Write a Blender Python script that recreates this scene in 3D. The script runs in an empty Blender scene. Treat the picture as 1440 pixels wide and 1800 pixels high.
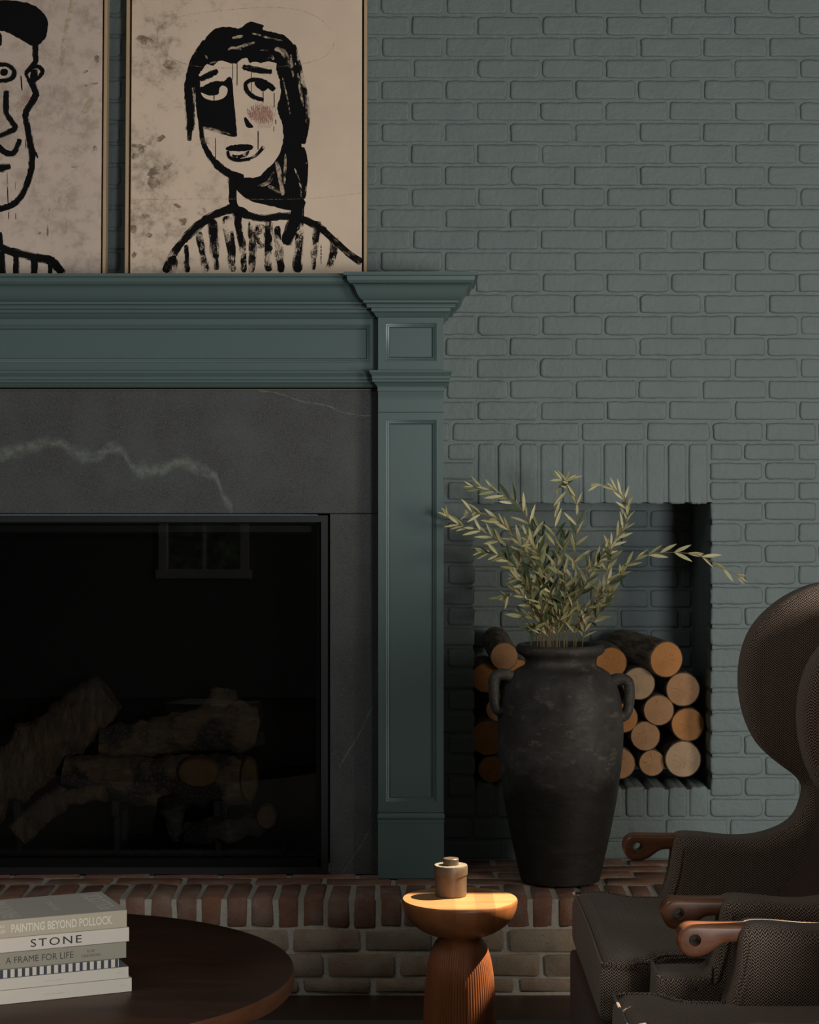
import bpy, bmesh, math, random
from mathutils import Vector, Matrix, noise

random.seed(7)
SC = bpy.context.scene
COL = SC.collection

# ------------------------------------------------------------------ camera, world, sun, window light, exposure
F = 3600.0            # focal length in pixels of a 1440 x 1800 frame
D = 6.462             # camera distance to the brick wall (wall face is Y = 0)
ZC = 1.477            # eye height
VX, VY = 720.0, 840.0 # vanishing point in pixels

cam = bpy.data.cameras.new('camera')
cam.sensor_fit = 'VERTICAL'
cam.sensor_height = 45.0
cam.lens = F / 1800.0 * 45.0
cam.shift_y = -(900.0 - VY) / 1800.0
cam.clip_end = 100
cam_o = bpy.data.objects.new('camera', cam)
COL.objects.link(cam_o)
cam_o.location = (0, -D, ZC)
cam_o.rotation_euler = (math.pi / 2, 0, 0)
SC.camera = cam_o

world = bpy.data.worlds.new('world')
SC.world = world
world.use_nodes = True
bg = world.node_tree.nodes['Background']
bg.inputs[0].default_value = (0.55, 0.68, 0.85, 1)
bg.inputs[1].default_value = 1.1

SUN_EL, SUN_AZ = math.radians(51), math.radians(17)
sd = Vector((-math.cos(SUN_EL) * math.cos(SUN_AZ), -math.cos(SUN_EL) * math.sin(SUN_AZ), -math.sin(SUN_EL)))
sun = bpy.data.lights.new('sun', 'SUN')
sun.energy = 15.0
sun.angle = math.radians(0.55)
sun.color = (1.0, 0.83, 0.60)
sun_o = bpy.data.objects.new('sun', sun)
COL.objects.link(sun_o)
sun_o.rotation_euler = sd.to_track_quat('-Z', 'Y').to_euler()
sun_o.location = (6, 1, 8)

def area(name, loc, size, energy, color, rot):
    l = bpy.data.lights.new(name, 'AREA')
    l.shape = 'RECTANGLE'
    l.size, l.size_y = size
    l.energy = energy
    l.color = color
    o = bpy.data.objects.new(name, l)
    COL.objects.link(o)
    o.location = loc
    o.rotation_euler = rot
    return o

WIN1 = (1.95, 2.95, 0.65, 1.75)      # x0, x1, z0, z1 of the daylight window behind the camera
WIN2 = (-1.63, -1.14, 0.86, 2.10)
WIN3 = (-5.4, -3.6, 0.75, 2.25)       # y0, y1, z0, z1 of the garden door in the right wall
area('window_daylight', ((WIN1[0] + WIN1[1]) / 2, -7.76, (WIN1[2] + WIN1[3]) / 2), (1.0, 1.1), 172, (0.93, 0.97, 0.98), (math.pi / 2, 0, 0))
area('door_daylight', (3.46, (WIN3[0] + WIN3[1]) / 2, (WIN3[2] + WIN3[3]) / 2), (1.5, 1.8), 140, (1.0, 0.91, 0.78), (0, math.pi / 2, 0))
ROOF_FILL = (-2.2, -1.1, -3.6, -2.5)          # x0, x1, y0, y1 of an unseen roof light, added over the coffee table as top fill
area('roof_fill', ((ROOF_FILL[0] + ROOF_FILL[1]) / 2, (ROOF_FILL[2] + ROOF_FILL[3]) / 2, 3.19), (1.1, 1.1), 13, (0.98, 0.97, 0.93), (0, 0, 0))

SC.view_settings.view_transform = 'Standard'
SC.view_settings.look = 'None'
SC.view_settings.exposure = 0.0
SC.view_settings.gamma = 1.0
SC.view_settings.use_curve_mapping = False

# ------------------------------------------------------------------ helpers
def W(px, py, Y):
    d = Y + D
    return Vector(((px - VX) / F * d, Y, ZC - (py - VY) / F * d))
def WX(px, Y): return (px - VX) / F * (Y + D)
def WZ(py, Y): return ZC - (py - VY) / F * (Y + D)

def link(o, parent=None):
    COL.objects.link(o)
    if parent is not None:
        o.parent = parent
    return o

def tag(o, label=None, cat=None, group=None, kind=None):
    if label: o['label'] = label
    if cat: o['category'] = cat
    if group: o['group'] = group
    if kind: o['kind'] = kind
    return o

def empty(name, loc=(0, 0, 0), parent=None, rot=(0, 0, 0)):
    o = bpy.data.objects.new(name, None)
    o.empty_display_size = 0.1
    link(o, parent)
    o.location = loc
    o.rotation_euler = rot
    return o

def make_mesh(name, verts, faces, mat, sharp=32, fix=True, uvs=None, boxuv=False):
    me = bpy.data.meshes.new(name)
    me.from_pydata([tuple(v) for v in verts], [], faces)
    bm = bmesh.new()
    bm.from_mesh(me)
    if fix:
        bmesh.ops.recalc_face_normals(bm, faces=bm.faces)
    thr = math.radians(sharp)
    for f in bm.faces: f.smooth = True
    for e in bm.edges:
        if len(e.link_faces) == 2:
            e.smooth = e.calc_face_angle(0) < thr
    bm.to_mesh(me)
    bm.free()
    if uvs is not None:
        ul = me.uv_layers.new(name='UVMap')
        for l in me.loops:
            ul.data[l.index].uv = uvs[l.vertex_index]
    if boxuv:
        ul = me.uv_layers.new(name='UVMap')
        for p in me.polygons:
            n = p.normal
            a = [abs(n.x), abs(n.y), abs(n.z)]
            k = a.index(max(a))
            for li in p.loop_indices:
                c = me.vertices[me.loops[li].vertex_index].co
                ul.data[li].uv = (c.y, c.z) if k == 0 else ((c.x, c.z) if k == 1 else (c.x, c.y))
    if mat is not None:
        me.materials.append(mat)
    return me

def obj(name, verts, faces, mat, parent=None, loc=(0, 0, 0), **k):
    o = bpy.data.objects.new(name, make_mesh(name, verts, faces, mat, **k))
    link(o, parent)
    o.location = loc
    return o

def obj_me(name, me, parent=None, loc=(0, 0, 0)):
    o = bpy.data.objects.new(name, me)
    link(o, parent)
    o.location = loc
    return o

class MB:
    def __init__(s): s.v = []; s.f = []
    def add(s, v, f):
        n = len(s.v)
        s.v += [Vector(p) for p in v]
        s.f += [tuple(i + n for i in q) for q in f]
        return s
    def box(s, x0, x1, y0, y1, z0, z1, b=0.0):
        if b <= 0:
            v = [(x0, y0, z0), (x1, y0, z0), (x1, y1, z0), (x0, y1, z0), (x0, y0, z1), (x1, y0, z1), (x1, y1, z1), (x0, y1, z1)]
            f = [(0, 3, 2, 1), (4, 5, 6, 7), (0, 1, 5, 4), (1, 2, 6, 5), (2, 3, 7, 6), (3, 0, 4, 7)]
            return s.add(v, f)
        v = []
        for cx, sx in ((x0, 1), (x1, -1)):
            for cy, sy in ((y0, 1), (y1, -1)):
                for cz, sz in ((z0, 1), (z1, -1)):
                    v += [(cx, cy + sy * b, cz + sz * b), (cx + sx * b, cy, cz + sz * b), (cx + sx * b, cy + sy * b, cz)]
        bm = bmesh.new()
        for p in v: bm.verts.new(p)
        r = bmesh.ops.convex_hull(bm, input=bm.verts)
        bmesh.ops.dissolve_limit(bm, angle_limit=0.01, verts=bm.verts, edges=bm.edges)
        bm.verts.index_update()
        vv = [x.co.copy() for x in bm.verts]
        ff = [tuple(x.index for x in f.verts) for f in bm.faces]
        bm.free()
        return s.add(vv, ff)
    def build(s, name, mat, parent=None, loc=(0, 0, 0), **k):
        return obj(name, s.v, s.f, mat, parent, loc, **k)

def lathe(profile, seg=64, rfun=None, cap0=False, cap1=False):
    """profile: list of (r, z)"""
    v, f = [], []
    for j, (r, z) in enumerate(profile):
        for i in range(seg):
            a = 2 * math.pi * i / seg
            rr = r if rfun is None else rfun(r, z, a)
            v.append((rr * math.cos(a), rr * math.sin(a), z))
    n = len(profile)
    for j in range(n - 1):
        for i in range(seg):
            k = (i + 1) % seg
            f.append((j * seg + i, j * seg + k, (j + 1) * seg + k, (j + 1) * seg + i))
    if cap0: f.append(tuple(range(seg - 1, -1, -1)))
    if cap1: f.append(tuple((n - 1) * seg + i for i in range(seg)))
    return v, f

def catmull(pts, n=6, closed=False):
    P = [Vector(p) for p in pts]
    out = []
    m = len(P)
    rng = range(m) if closed else range(m - 1)
    for i in rng:
        if closed:
            p0, p1, p2, p3 = P[(i - 1) % m], P[i], P[(i + 1) % m], P[(i + 2) % m]
        else:
            p0, p1, p2, p3 = P[max(i - 1, 0)], P[i], P[i + 1], P[min(i + 2, m - 1)]
        for k in range(n):
            t = k / n
            out.append(0.5 * ((2 * p1) + (p2 - p0) * t + (2 * p0 - 5 * p1 + 4 * p2 - p3) * t * t + (3 * p1 - p0 - 3 * p2 + p3) * t ** 3))
    if not closed: out.append(P[-1])
    return out

def lerp_list(vals, n):
    out = []
    for i in range(n):
        t = i / max(n - 1, 1) * (len(vals) - 1)
        k = min(int(t), len(vals) - 2) if len(vals) > 1 else 0
        out.append(vals[0] if len(vals) == 1 else vals[k] + (vals[k + 1] - vals[k]) * (t - k))
    return out

def tube(path, radii, seg=12, rough=0.0, freq=12.0, flat=1.0, caps=True, seedv=0.0, capdome=0.0):
    """closed tube along path; flat scales the binormal direction"""
    n = len(path)
    radii = lerp_list(radii, n) if len(radii) != n else radii
    v, f = [], []
    up = None
    for i in range(n):
        t = (path[min(i + 1, n - 1)] - path[max(i - 1, 0)]).normalized()
        if up is None:
            up = Vector((0, 0, 1)) if abs(t.z) < 0.9 else Vector((1, 0, 0))
        up = (up - t * up.dot(t)).normalized()
        b = t.cross(up)
        for k in range(seg):
            a = 2 * math.pi * k / seg
            dirv = up * math.cos(a) + b * math.sin(a) * flat
            p = path[i] + dirv * radii[i]
            if rough:
                q = p * freq + Vector((seedv, seedv * 1.7, 0))
                p = p + dirv.normalized() * rough * (noise.noise(q) + 0.5 * noise.noise(q * 2.7))
            v.append(p)
    for i in range(n - 1):
        for k in range(seg):
            k2 = (k + 1) % seg
            f.append((i * seg + k, i * seg + k2, (i + 1) * seg + k2, (i + 1) * seg + k))
    if caps:
        f.append(tuple(range(seg)))
        f.append(tuple((n - 1) * seg + k for k in range(seg)))
    return v, f

def area2(p):
    return 0.5 * sum(p[i][0] * p[(i + 1) % len(p)][1] - p[(i + 1) % len(p)][0] * p[i][1] for i in range(len(p)))

def inset_poly(p, d):
    n = len(p)
    out = []
    for i in range(n):
        a, b, c = Vector(p[i - 1]), Vector(p[i]), Vector(p[(i + 1) % n])
        e1, e2 = (b - a), (c - b)
        if e1.length < 1e-9: e1 = e2
        if e2.length < 1e-9: e2 = e1
        n1 = Vector((-e1.y, e1.x)).normalized()
        n2 = Vector((-e2.y, e2.x)).normalized()
        m = n1 + n2
        if m.length < 1e-6: m = n1
        m.normalize()
        c_ = max(m.dot(n1), 0.45)
        out.append(b + m * (d / c_))
    return out

def good_inset(p, d):
    q = inset_poly(p, d)
    n = len(p)
    ok = []
    for i in range(n):
        c = q[i]; best = 1e9
        for j in range(n):
            a, b = p[j], p[(j + 1) % n]
            e = b - a
            L2 = e.length_squared
            t_ = 0 if L2 < 1e-14 else max(0, min(1, (c - a).dot(e) / L2))
            best = min(best, (a + e * t_ - c).length)
        ok.append(best > d * 0.93)
    if not any(ok): return q
    out = list(q)
    for i in range(n):
        if ok[i]: continue
        a = 1
        while not ok[(i - a) % n]: a += 1
        b = 1
        while not ok[(i + b) % n]: b += 1
        out[i] = q[(i - a) % n].lerp(q[(i + b) % n], a / (a + b))
    return out

def slab(outline, t0, t1, r, to3, k=4, bulge=0.0):
    """rounded slab: outline (CCW 2D) extruded from t0 to t1, edges rounded by r; to3(a, b, t) -> 3D"""
    p = [Vector((q[0], q[1])) for q in outline]
    if area2(p) < 0: p.reverse()
    rings = []
    if bulge:
        rings.append((t0 - bulge, r * 2.6))
    for i in range(k + 1):
        a = i / k * math.pi / 2
        rings.append((t0 + r * (1 - math.cos(a)), r * (1 - math.sin(a))))
    # quarter circle: t goes 0 -> r while inset goes r -> 0
    for i in range(k + 1):
        a = (1 - i / k) * math.pi / 2
        rings.append((t1 - r * (1 - math.cos(a)), r * (1 - math.sin(a))))
    if bulge:
        rings.append((t1 + bulge, r * 2.6))
    v, f = [], []
    n = len(p)
    for t, ins in rings:
        q = good_inset(p, ins) if ins > 1e-9 else p
        v += [to3(a.x, a.y, t) for a in q]
    for j in range(len(rings) - 1):
        for i in range(n):
            k2 = (i + 1) % n
            f.append((j * n + i, j * n + k2, (j + 1) * n + k2, (j + 1) * n + i))
    f.append(tuple(range(n - 1, -1, -1)))
    f.append(tuple((len(rings) - 1) * n + i for i in range(n)))
    return v, f

def text_geo(s, w, h=None, spacing=1.0, bold=0.0):
    cu = bpy.data.curves.new('t', 'FONT')
    cu.body = s
    cu.space_character = spacing
    cu.offset = bold
    cu.resolution_u = 3
    o = bpy.data.objects.new('t', cu)
    COL.objects.link(o)
    dg = bpy.context.evaluated_depsgraph_get()
    me = bpy.data.meshes.new_from_object(o.evaluated_get(dg))
    xs = [v.co.x for v in me.vertices]; ys = [v.co.y for v in me.vertices]
    x0, x1, y0, y1 = min(xs), max(xs), min(ys), max(ys)
    sx = w / (x1 - x0)
    sy = (h / (y1 - y0)) if h else sx
    v = [((q.co.x - x0) * sx, (q.co.y - y0) * sy) for q in me.vertices]
    f = [tuple(p.vertices) for p in me.polygons]
    bpy.data.objects.remove(o)
    bpy.data.curves.remove(cu)
    bpy.data.meshes.remove(me)
    return v, f

# ------------------------------------------------------------------ materials
class NT:
    def __init__(s, name):
        s.m = bpy.data.materials.new(name)
        s.m.use_nodes = True
        s.t = s.m.node_tree
        s.b = s.t.nodes['Principled BSDF']
        s.out = s.t.nodes['Material Output']
    def n(s, typ, ins=None, **props):
        nd = s.t.nodes.new('ShaderNode' + typ)
        for k, v in props.items(): setattr(nd, k, v)
        for k, v in (ins or {}).items(): s.set(nd.inputs[k], v)
        return nd
    def set(s, sock, v):
        if isinstance(v, bpy.types.NodeSocket): s.t.links.new(v, sock)
        elif isinstance(v, bpy.types.Node): s.t.links.new(v.outputs[0], sock)
        else:
            if sock.type == 'RGBA' and len(v) == 3: v = (*v, 1)
            sock.default_value = v
    def math(s, op, a, b=None, c=None, clamp=False):
        nd = s.n('Math', operation=op, use_clamp=clamp)
        s.set(nd.inputs[0], a)
        if b is not None: s.set(nd.inputs[1], b)
        if c is not None: s.set(nd.inputs[2], c)
        return nd.outputs[0]
    def obj(s): return s.n('TexCoord').outputs['Object']
    def gen(s): return s.n('TexCoord').outputs['Generated']
    def geo(s): return s.n('NewGeometry').outputs['Position']
    def uv(s): return s.n('TexCoord').outputs['UV']
    def mapv(s, vec, scale=(1, 1, 1), loc=(0, 0, 0), rot=(0, 0, 0)):
        return s.n('Mapping', {'Vector': vec, 'Scale': scale, 'Location': loc, 'Rotation': rot}).outputs[0]
    def noise(s, vec, scale, detail=3, rough=0.55, dist=0.0):
        return s.n('TexNoise', {'Vector': vec, 'Scale': scale, 'Detail': detail, 'Roughness': rough, 'Distortion': dist}).outputs['Fac']
    def ramp(s, fac, stops, interp='LINEAR'):
        nd = s.n('ValToRGB', {'Fac': fac})
        cr = nd.color_ramp
        cr.interpolation = interp
        while len(cr.elements) < len(stops): cr.elements.new(0.5)
        for e, (p, c) in zip(cr.elements, stops):
            e.position = p
            e.color = (*c, 1) if not isinstance(c, (int, float)) else (c, c, c, 1)
        return nd.outputs[0]
    def mix(s, fac, a, b, blend='MIX'):
        nd = s.n('Mix', data_type='RGBA', blend_type=blend)
        s.set(nd.inputs[0], fac); s.set(nd.inputs[6], a); s.set(nd.inputs[7], b)
        return nd.outputs[2]
    def bump(s, h, strength=0.3, dist=0.01):
        nd = s.n('Bump', {'Strength': strength, 'Distance': dist, 'Height': h})
        s.set(s.b.inputs['Normal'], nd.outputs[0])
    def base(s, c): s.set(s.b.inputs['Base Color'], c)
    def rough(s, r): s.set(s.b.inputs['Roughness'], r)
    def spec(s, r): s.b.inputs['Specular IOR Level'].default_value = r
    def metal(s, r): s.b.inputs['Metallic'].default_value = r

def simple(name, c, r=0.6, metal=0.0, spec=0.5, bscale=0, bstr=0.1):
    t = NT(name)
    t.base(c); t.rough(r); t.metal(metal); t.spec(spec)
    if bscale: t.bump(t.noise(t.obj(), bscale, 4), bstr, 0.004)
    return t.m

def m_paint(name, c, r, bump_fine, bump_big):
    t = NT(name)
    g = t.geo()
    n1 = t.noise(g, 60, 5, 0.62)
    n2 = t.noise(g, 9, 3)
    t.base(t.mix(t.ramp(n2, [(0.3, 0.0), (0.7, 1.0)]), tuple(x * 0.94 for x in c), tuple(x * 1.05 for x in c)))
    t.rough(r)
    h = t.math('ADD', t.math('MULTIPLY', n1, bump_fine), t.math('MULTIPLY', t.noise(g, 22, 4), bump_big))
    t.bump(h, 1.0, 0.004)
    return t.m

PAINT = (0.139, 0.172, 0.166)
M = {}
M['brick_paint'] = m_paint('brick_paint', PAINT, 0.62, 0.55, 0.85)
t = NT('mantel_paint'); t.base((0.078, 0.119, 0.115)); t.rough(0.33)
t.bump(t.noise(t.mapv(t.geo(), (40, 40, 4)), 6, 3), 0.045, 0.002); M['mantel'] = t.m
M['plaster'] = simple('plaster', (0.12, 0.13, 0.13), 0.9)
M['window_paint'] = simple('window_paint', (0.5, 0.5, 0.48), 0.5)

def vein(t, pos, pts, width, rough_amp=0.01):
    """mask of a vein whose height over x follows pts (x, z) in world metres"""
    sep = t.n('SeparateXYZ', {0: pos})
    nz = t.math('MULTIPLY', t.math('SUBTRACT', t.noise(pos, 38, 4, 0.6), 0.5), rough_amp * 2)
    x0, x1 = pts[0][0], pts[-1][0]
    zs = [p[1] for p in pts]
    z0, z1 = min(zs) - 0.01, max(zs) + 0.01
    fx = t.math('DIVIDE', t.math('SUBTRACT', sep.outputs[0], x0), x1 - x0)
    fc = t.n('FloatCurve', {'Value': fx})
    cv = fc.mapping.curves[0]
    pp = [((p[0] - x0) / (x1 - x0), (p[1] - z0) / (z1 - z0)) for p in pts]
    cv.points[0].location = pp[0]
    cv.points[1].location = pp[-1]
    for q in pp[1:-1]: cv.points.new(*q)
    fc.mapping.update()
    zl = t.math('ADD', t.math('MULTIPLY', fc.outputs[0], z1 - z0), z0)
    dz = t.math('ABSOLUTE', t.math('SUBTRACT', t.math('ADD', sep.outputs[2], nz), zl))
    w = t.math('MULTIPLY', t.math('ADD', t.noise(pos, 14, 2), 0.15), width * 1.6)
    m = t.math('SUBTRACT', 1.0, t.math('DIVIDE', dz, w), clamp=True)
    ins = t.math('MULTIPLY', t.math('GREATER_THAN', fx, 0.0), t.math('LESS_THAN', fx, 1.0))
    return t.math('MULTIPLY', m, ins)

YS = -0.27   # face of the stone surround
t = NT('soapstone'); g = t.geo()
sp = t.noise(g, 560, 2, 0.7)
lo = t.noise(g, 7, 4)
col = t.mix(t.ramp(sp, [(0.40, 0.0), (0.64, 1.0)]), (0.008, 0.008, 0.010), (0.086, 0.084, 0.083))
col = t.mix(t.math('MULTIPLY', t.ramp(lo, [(0.4, 0.0), (0.75, 1.0)]), 0.5), col, (0.075, 0.085, 0.075))
v1 = vein(t, g, [(WX(a, YS), WZ(b, YS)) for a, b in [(-160, 840), (-60, 815), (0, 800), (60, 783), (95, 778), (130, 792), (165, 802), (200, 788), (225, 810), (248, 828), (275, 828), (320, 812), (345, 825), (372, 832), (390, 868), (409, 897)]], 0.024, 0.018)
v2 = vein(t, g, [(WX(a, YS), WZ(b, YS)) for a, b in [(455, 686), (490, 692), (530, 705), (570, 712), (612, 727), (655, 731)]], 0.003, 0.004)
v3 = vein(t, g, [(WX(a, YS), WZ(b, YS)) for a, b in [(596, 1350), (612, 1322), (632, 1290), (645, 1262), (656, 1240)]], 0.006, 0.006)
v4 = vein(t, g, [(WX(a, YS), WZ(b, YS)) for a, b in [(600, 1538), (622, 1505), (645, 1468), (656, 1440)]], 0.005, 0.006)
vv = t.math('MAXIMUM', t.math('MAXIMUM', v1, v2), t.math('MAXIMUM', v3, v4))
vv = t.math('MULTIPLY', vv, t.ramp(t.noise(g, 45, 4, 0.65), [(0.36, 0.15), (0.58, 1.0)]))
col = t.mix(t.math('MULTIPLY', vv, 0.62), col, (0.17, 0.195, 0.155))
t.base(col); t.rough(0.62); t.bump(sp, 0.25, 0.002); M['stone'] = t.m

M['black_metal'] = simple('black_metal', (0.016, 0.016, 0.018), 0.42, 0.3)
M['firebox'] = simple('firebox_lining', (0.006, 0.006, 0.006), 0.9, spec=0.1)
M['lit_edge'] = simple('lit_edge_tone', (0.22, 0.13, 0.06), 0.5, 0.7)  # warm tone standing in for light caught on the stone's top edge
t = NT('fire_glass'); nt = t.t
gl = t.n('BsdfGlossy', {'Color': (1, 1, 1), 'Roughness': 0.01})
tr = t.n('BsdfTransparent', {'Color': (0.55, 0.55, 0.53)})
lw = t.n('Fresnel', {'IOR': 1.45})
mx = t.n('MixShader', {0: lw.outputs[0], 1: tr.outputs[0], 2: gl.outputs[0]})
nt.links.new(mx.outputs[0], t.out.inputs[0]); M['glass'] = t.m

def m_canvas(name, c, seed, stain):
    t = NT(name); g = t.mapv(t.geo(), loc=(seed, 0, seed))
    wv = t.noise(t.mapv(g, (1, 1, 1)), 900, 1)
    a = t.noise(g, 3.2, 5, 0.65)
    b = t.noise(g, 26, 4, 0.7)
    sep = t.n('SeparateXYZ', {0: t.geo()})
    # stains gather on the left half of the sheet
    left = t.math('MULTIPLY', t.math('SUBTRACT', stain[1], sep.outputs[0]), stain[2], clamp=True)
    col = t.mix(t.ramp(a, [(0.35, 0.0), (0.7, 1.0)]), c, tuple(x * 0.86 for x in c))
    sm = t.math('MULTIPLY', t.ramp(t.math('MULTIPLY', a, b), [(0.24, 0.0), (0.36, 1.0)]), left)
    col = t.mix(t.math('MULTIPLY', sm, stain[0]), col, (0.17, 0.125, 0.085))
    pale = t.ramp(t.noise(t.mapv(g, (3, 1, 1)), 5, 5, 0.7), [(0.66, 0.0), (0.72, 1.0)])
    col = t.mix(t.math('MULTIPLY', pale, 0.22), col, (0.75, 0.66, 0.54))
    t.base(col); t.rough(0.85); t.spec(0.2); t.bump(wv, 0.08, 0.001)
    return t.m
M['canvas_a'] = m_canvas('canvas_rose', (0.65, 0.515, 0.43), 3.1, (0.35, 0.4, 1.5))
M['canvas_b'] = m_canvas('canvas_tan', (0.75, 0.585, 0.45), 9.7, (0.60, -0.42, 3.2))
M['ink'] = simple('black_paint', (0.0055, 0.005, 0.0055), 0.8, spec=0.12)
def m_dry(name, c, lo, hi, fx=0.5, fy=9):
    t = NT(name)
    u = t.mapv(t.uv(), (fx, fy, 1))
    n1 = t.noise(u, 3.0, 5, 0.7)
    n2 = t.noise(t.geo(), 260, 3, 0.7)
    slow = t.ramp(t.noise(t.mapv(t.uv(), (0.75, 0.5, 1)), 1.0, 2), [(0.36, 0.0), (0.64, 1.0)])
    a = t.ramp(t.math('ADD', t.math('ADD', t.math('MULTIPLY', n1, 0.50), t.math('MULTIPLY', n2, 0.28)), t.math('MULTIPLY', slow, 0.22)), [(lo, 0.0), (hi, 1.0)])
    t.base(c); t.rough(0.9); t.spec(0.1); t.set(t.b.inputs['Alpha'], a)
    return t.m
M['ink_dry'] = m_dry('dry_black_paint', (0.007, 0.006, 0.006), 0.38, 0.50)
M['ink_patchy'] = m_dry('patchy_black_paint', (0.007, 0.006, 0.006), 0.45, 0.53, 0.8, 4)
M['ink_faint'] = m_dry('faint_black_paint', (0.012, 0.010, 0.010), 0.50, 0.62)
M['pale_dry'] = m_dry('bare_canvas_streak', (0.56, 0.43, 0.315), 0.44, 0.60)
M['bare'] = simple('bare_canvas', (0.75, 0.585, 0.45), 0.85, spec=0.2)
M['pink'] = m_dry('pink_crayon', (0.47, 0.23, 0.18), 0.46, 0.66, 1, 2)
M['pencil'] = m_dry('brown_pencil', (0.42, 0.29, 0.20), 0.46, 0.72, 1, 2)
M['stain'] = m_dry('brown_stain', (0.24, 0.175, 0.12), 0.42, 0.70, 1.2, 1.2)
t = NT('ash_frame'); g = t.obj()
t.base(t.mix(t.noise(t.mapv(g, (30, 30, 2)), 5, 4), (0.36, 0.24, 0.13), (0.56, 0.40, 0.24))); t.rough(0.5); M['ash'] = t.m
M['shadow_gap'] = simple('black_backing', (0.01, 0.008, 0.007), 0.8)

def m_brick(name, c1, c2, lime, limefac):
    t = NT(name); g = t.geo()
    r = t.n('ObjectInfo').outputs['Random']
    a = t.noise(g, 30, 5, 0.7); b = t.noise(g, 130, 3, 0.7)
    col = t.mix(r, c1, c2)
    col = t.mix(t.ramp(a, [(0.35, 0.0), (0.65, 0.6)]), col, tuple(x * 0.45 for x in c1))
    lm = t.ramp(t.math('ADD', t.math('MULTIPLY', a, 0.5), t.math('MULTIPLY', t.noise(g, 12, 3), 0.5)), [(0.50 - limefac * 0.3, 0.0), (0.68 - limefac * 0.2, 1.0)])
    col = t.mix(t.math('MULTIPLY', lm, 0.55 + limefac * 0.3), col, lime)
    col = t.mix(t.ramp(b, [(0.62, 0.0), (0.72, 0.7)]), col, (0.05, 0.035, 0.03))
    t.base(col); t.rough(0.88); t.spec(0.25)
    t.bump(t.math('ADD', t.math('MULTIPLY', a, 0.8), t.math('MULTIPLY', b, 0.5)), 0.7, 0.006)
    return t.m
M['brick_red'] = m_brick('red_brick', (0.29, 0.125, 0.072), (0.20, 0.105, 0.075), (0.32, 0.25, 0.20), 0.20)
M['brick_lime'] = m_brick('limed_brick', (0.25, 0.13, 0.08), (0.21, 0.145, 0.10), (0.34, 0.28, 0.205), 0.7)
t = NT('lime_mortar'); g = t.geo(); a = t.noise(g, 60, 4, 0.7)
t.base(t.mix(a, (0.30, 0.27, 0.225), (0.56, 0.52, 0.44))); t.rough(0.95); t.spec(0.1); t.bump(a, 0.8, 0.006); M['mortar'] = t.m

def m_wood(name, c1, c2, scale, stretch, rough, coat=0.0, boards=None, spec=0.5):
    t = NT(name); g = t.obj()
    mp = t.mapv(g, stretch)
    n1 = t.noise(mp, scale, 5, 0.6, 0.6)
    n2 = t.noise(mp, scale * 5, 3, 0.6)
    f = t.math('ADD', t.math('MULTIPLY', n1, 0.75), t.math('MULTIPLY', n2, 0.25))
    col = t.mix(t.ramp(f, [(0.32, 0.0), (0.68, 1.0)]), c1, c2)
    if boards:
        sep = t.n('SeparateXYZ', {0: g})
        k = t.math('FLOOR', t.math('DIVIDE', t.math('ADD', sep.outputs[0], boards[1]), boards[0]))
        wn = t.n('TexWhiteNoise', {1: k}, noise_dimensions='1D').outputs[0]
        col = t.mix(1.0, col, t.mix(wn, (0.72, 0.70, 0.68), (1.12, 1.1, 1.05)), 'MULTIPLY')
    t.base(col); t.rough(rough); t.spec(spec)
    t.b.inputs['Coat Weight'].default_value = coat
    t.b.inputs['Coat Roughness'].default_value = 0.2
    t.bump(n2, 0.05, 0.001)
    return t.m
M['floor'] = m_wood('dark_floor_wood', (0.030, 0.014, 0.008), (0.060, 0.028, 0.015), 3, (0.5, 10, 1), 0.45)
M['walnut'] = m_wood('walnut_top', (0.022, 0.009, 0.005), (0.062, 0.024, 0.012), 2.2, (1.4, 6, 1), 0.36, 0.0, None, 0.32)
M['walnut_edge'] = m_wood('walnut_edge', (0.075, 0.027, 0.012), (0.13, 0.048, 0.020), 5, (2, 2, 8), 0.42)
M['cherry_shaded'] = m_wood('cherry_shaded', (0.24, 0.080, 0.026), (0.36, 0.13, 0.042), 4, (2, 12, 2), 0.42, 0.1, (0.047, 0.012))  # darker, redder copy of the table wood, with shade put into its colour
M['cherry_sunlit'] = m_wood('cherry_sunlit', (0.44, 0.22, 0.085), (0.58, 0.32, 0.14), 4, (2, 12, 2), 0.42, 0.1, (0.047, 0.012))  # same wood made lighter and yellower, with sunlight put into its colour
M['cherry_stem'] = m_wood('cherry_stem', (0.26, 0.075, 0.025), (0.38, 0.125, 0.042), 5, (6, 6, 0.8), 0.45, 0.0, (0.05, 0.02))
M['paw'] = m_wood('paw_walnut', (0.13, 0.046, 0.020), (0.26, 0.10, 0.045), 6, (2, 6, 8), 0.34, 0.15)
M['leg_wood'] = m_wood('leg_walnut', (0.10, 0.04, 0.02), (0.18, 0.07, 0.035), 6, (8, 8, 1), 0.4)
M['rug'] = simple('rug_wool', (0.13, 0.115, 0.095), 0.95, spec=0.1, bscale=200, bstr=0.6)
t = NT('bronze'); g = t.obj(); a = t.noise(g, 60, 4); b = t.noise(g, 260, 3, 0.7)
t.base(t.mix(a, (0.13, 0.085, 0.055), (0.24, 0.17, 0.115))); t.metal(0.55)
t.rough(t.math('ADD', 0.36, t.math('MULTIPLY', b, 0.2))); t.bump(b, 0.25, 0.001); M['bronze'] = t.m
t = NT('bronze_cast'); g = t.obj(); b = t.noise(g, 330, 4, 0.8)
t.base(t.mix(t.ramp(b, [(0.4, 0.0), (0.6, 1.0)]), (0.13, 0.11, 0.08), (0.40, 0.36, 0.28))); t.metal(0.3); t.rough(0.65); t.bump(b, 0.7, 0.002); M['bronze_cast'] = t.m

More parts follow.
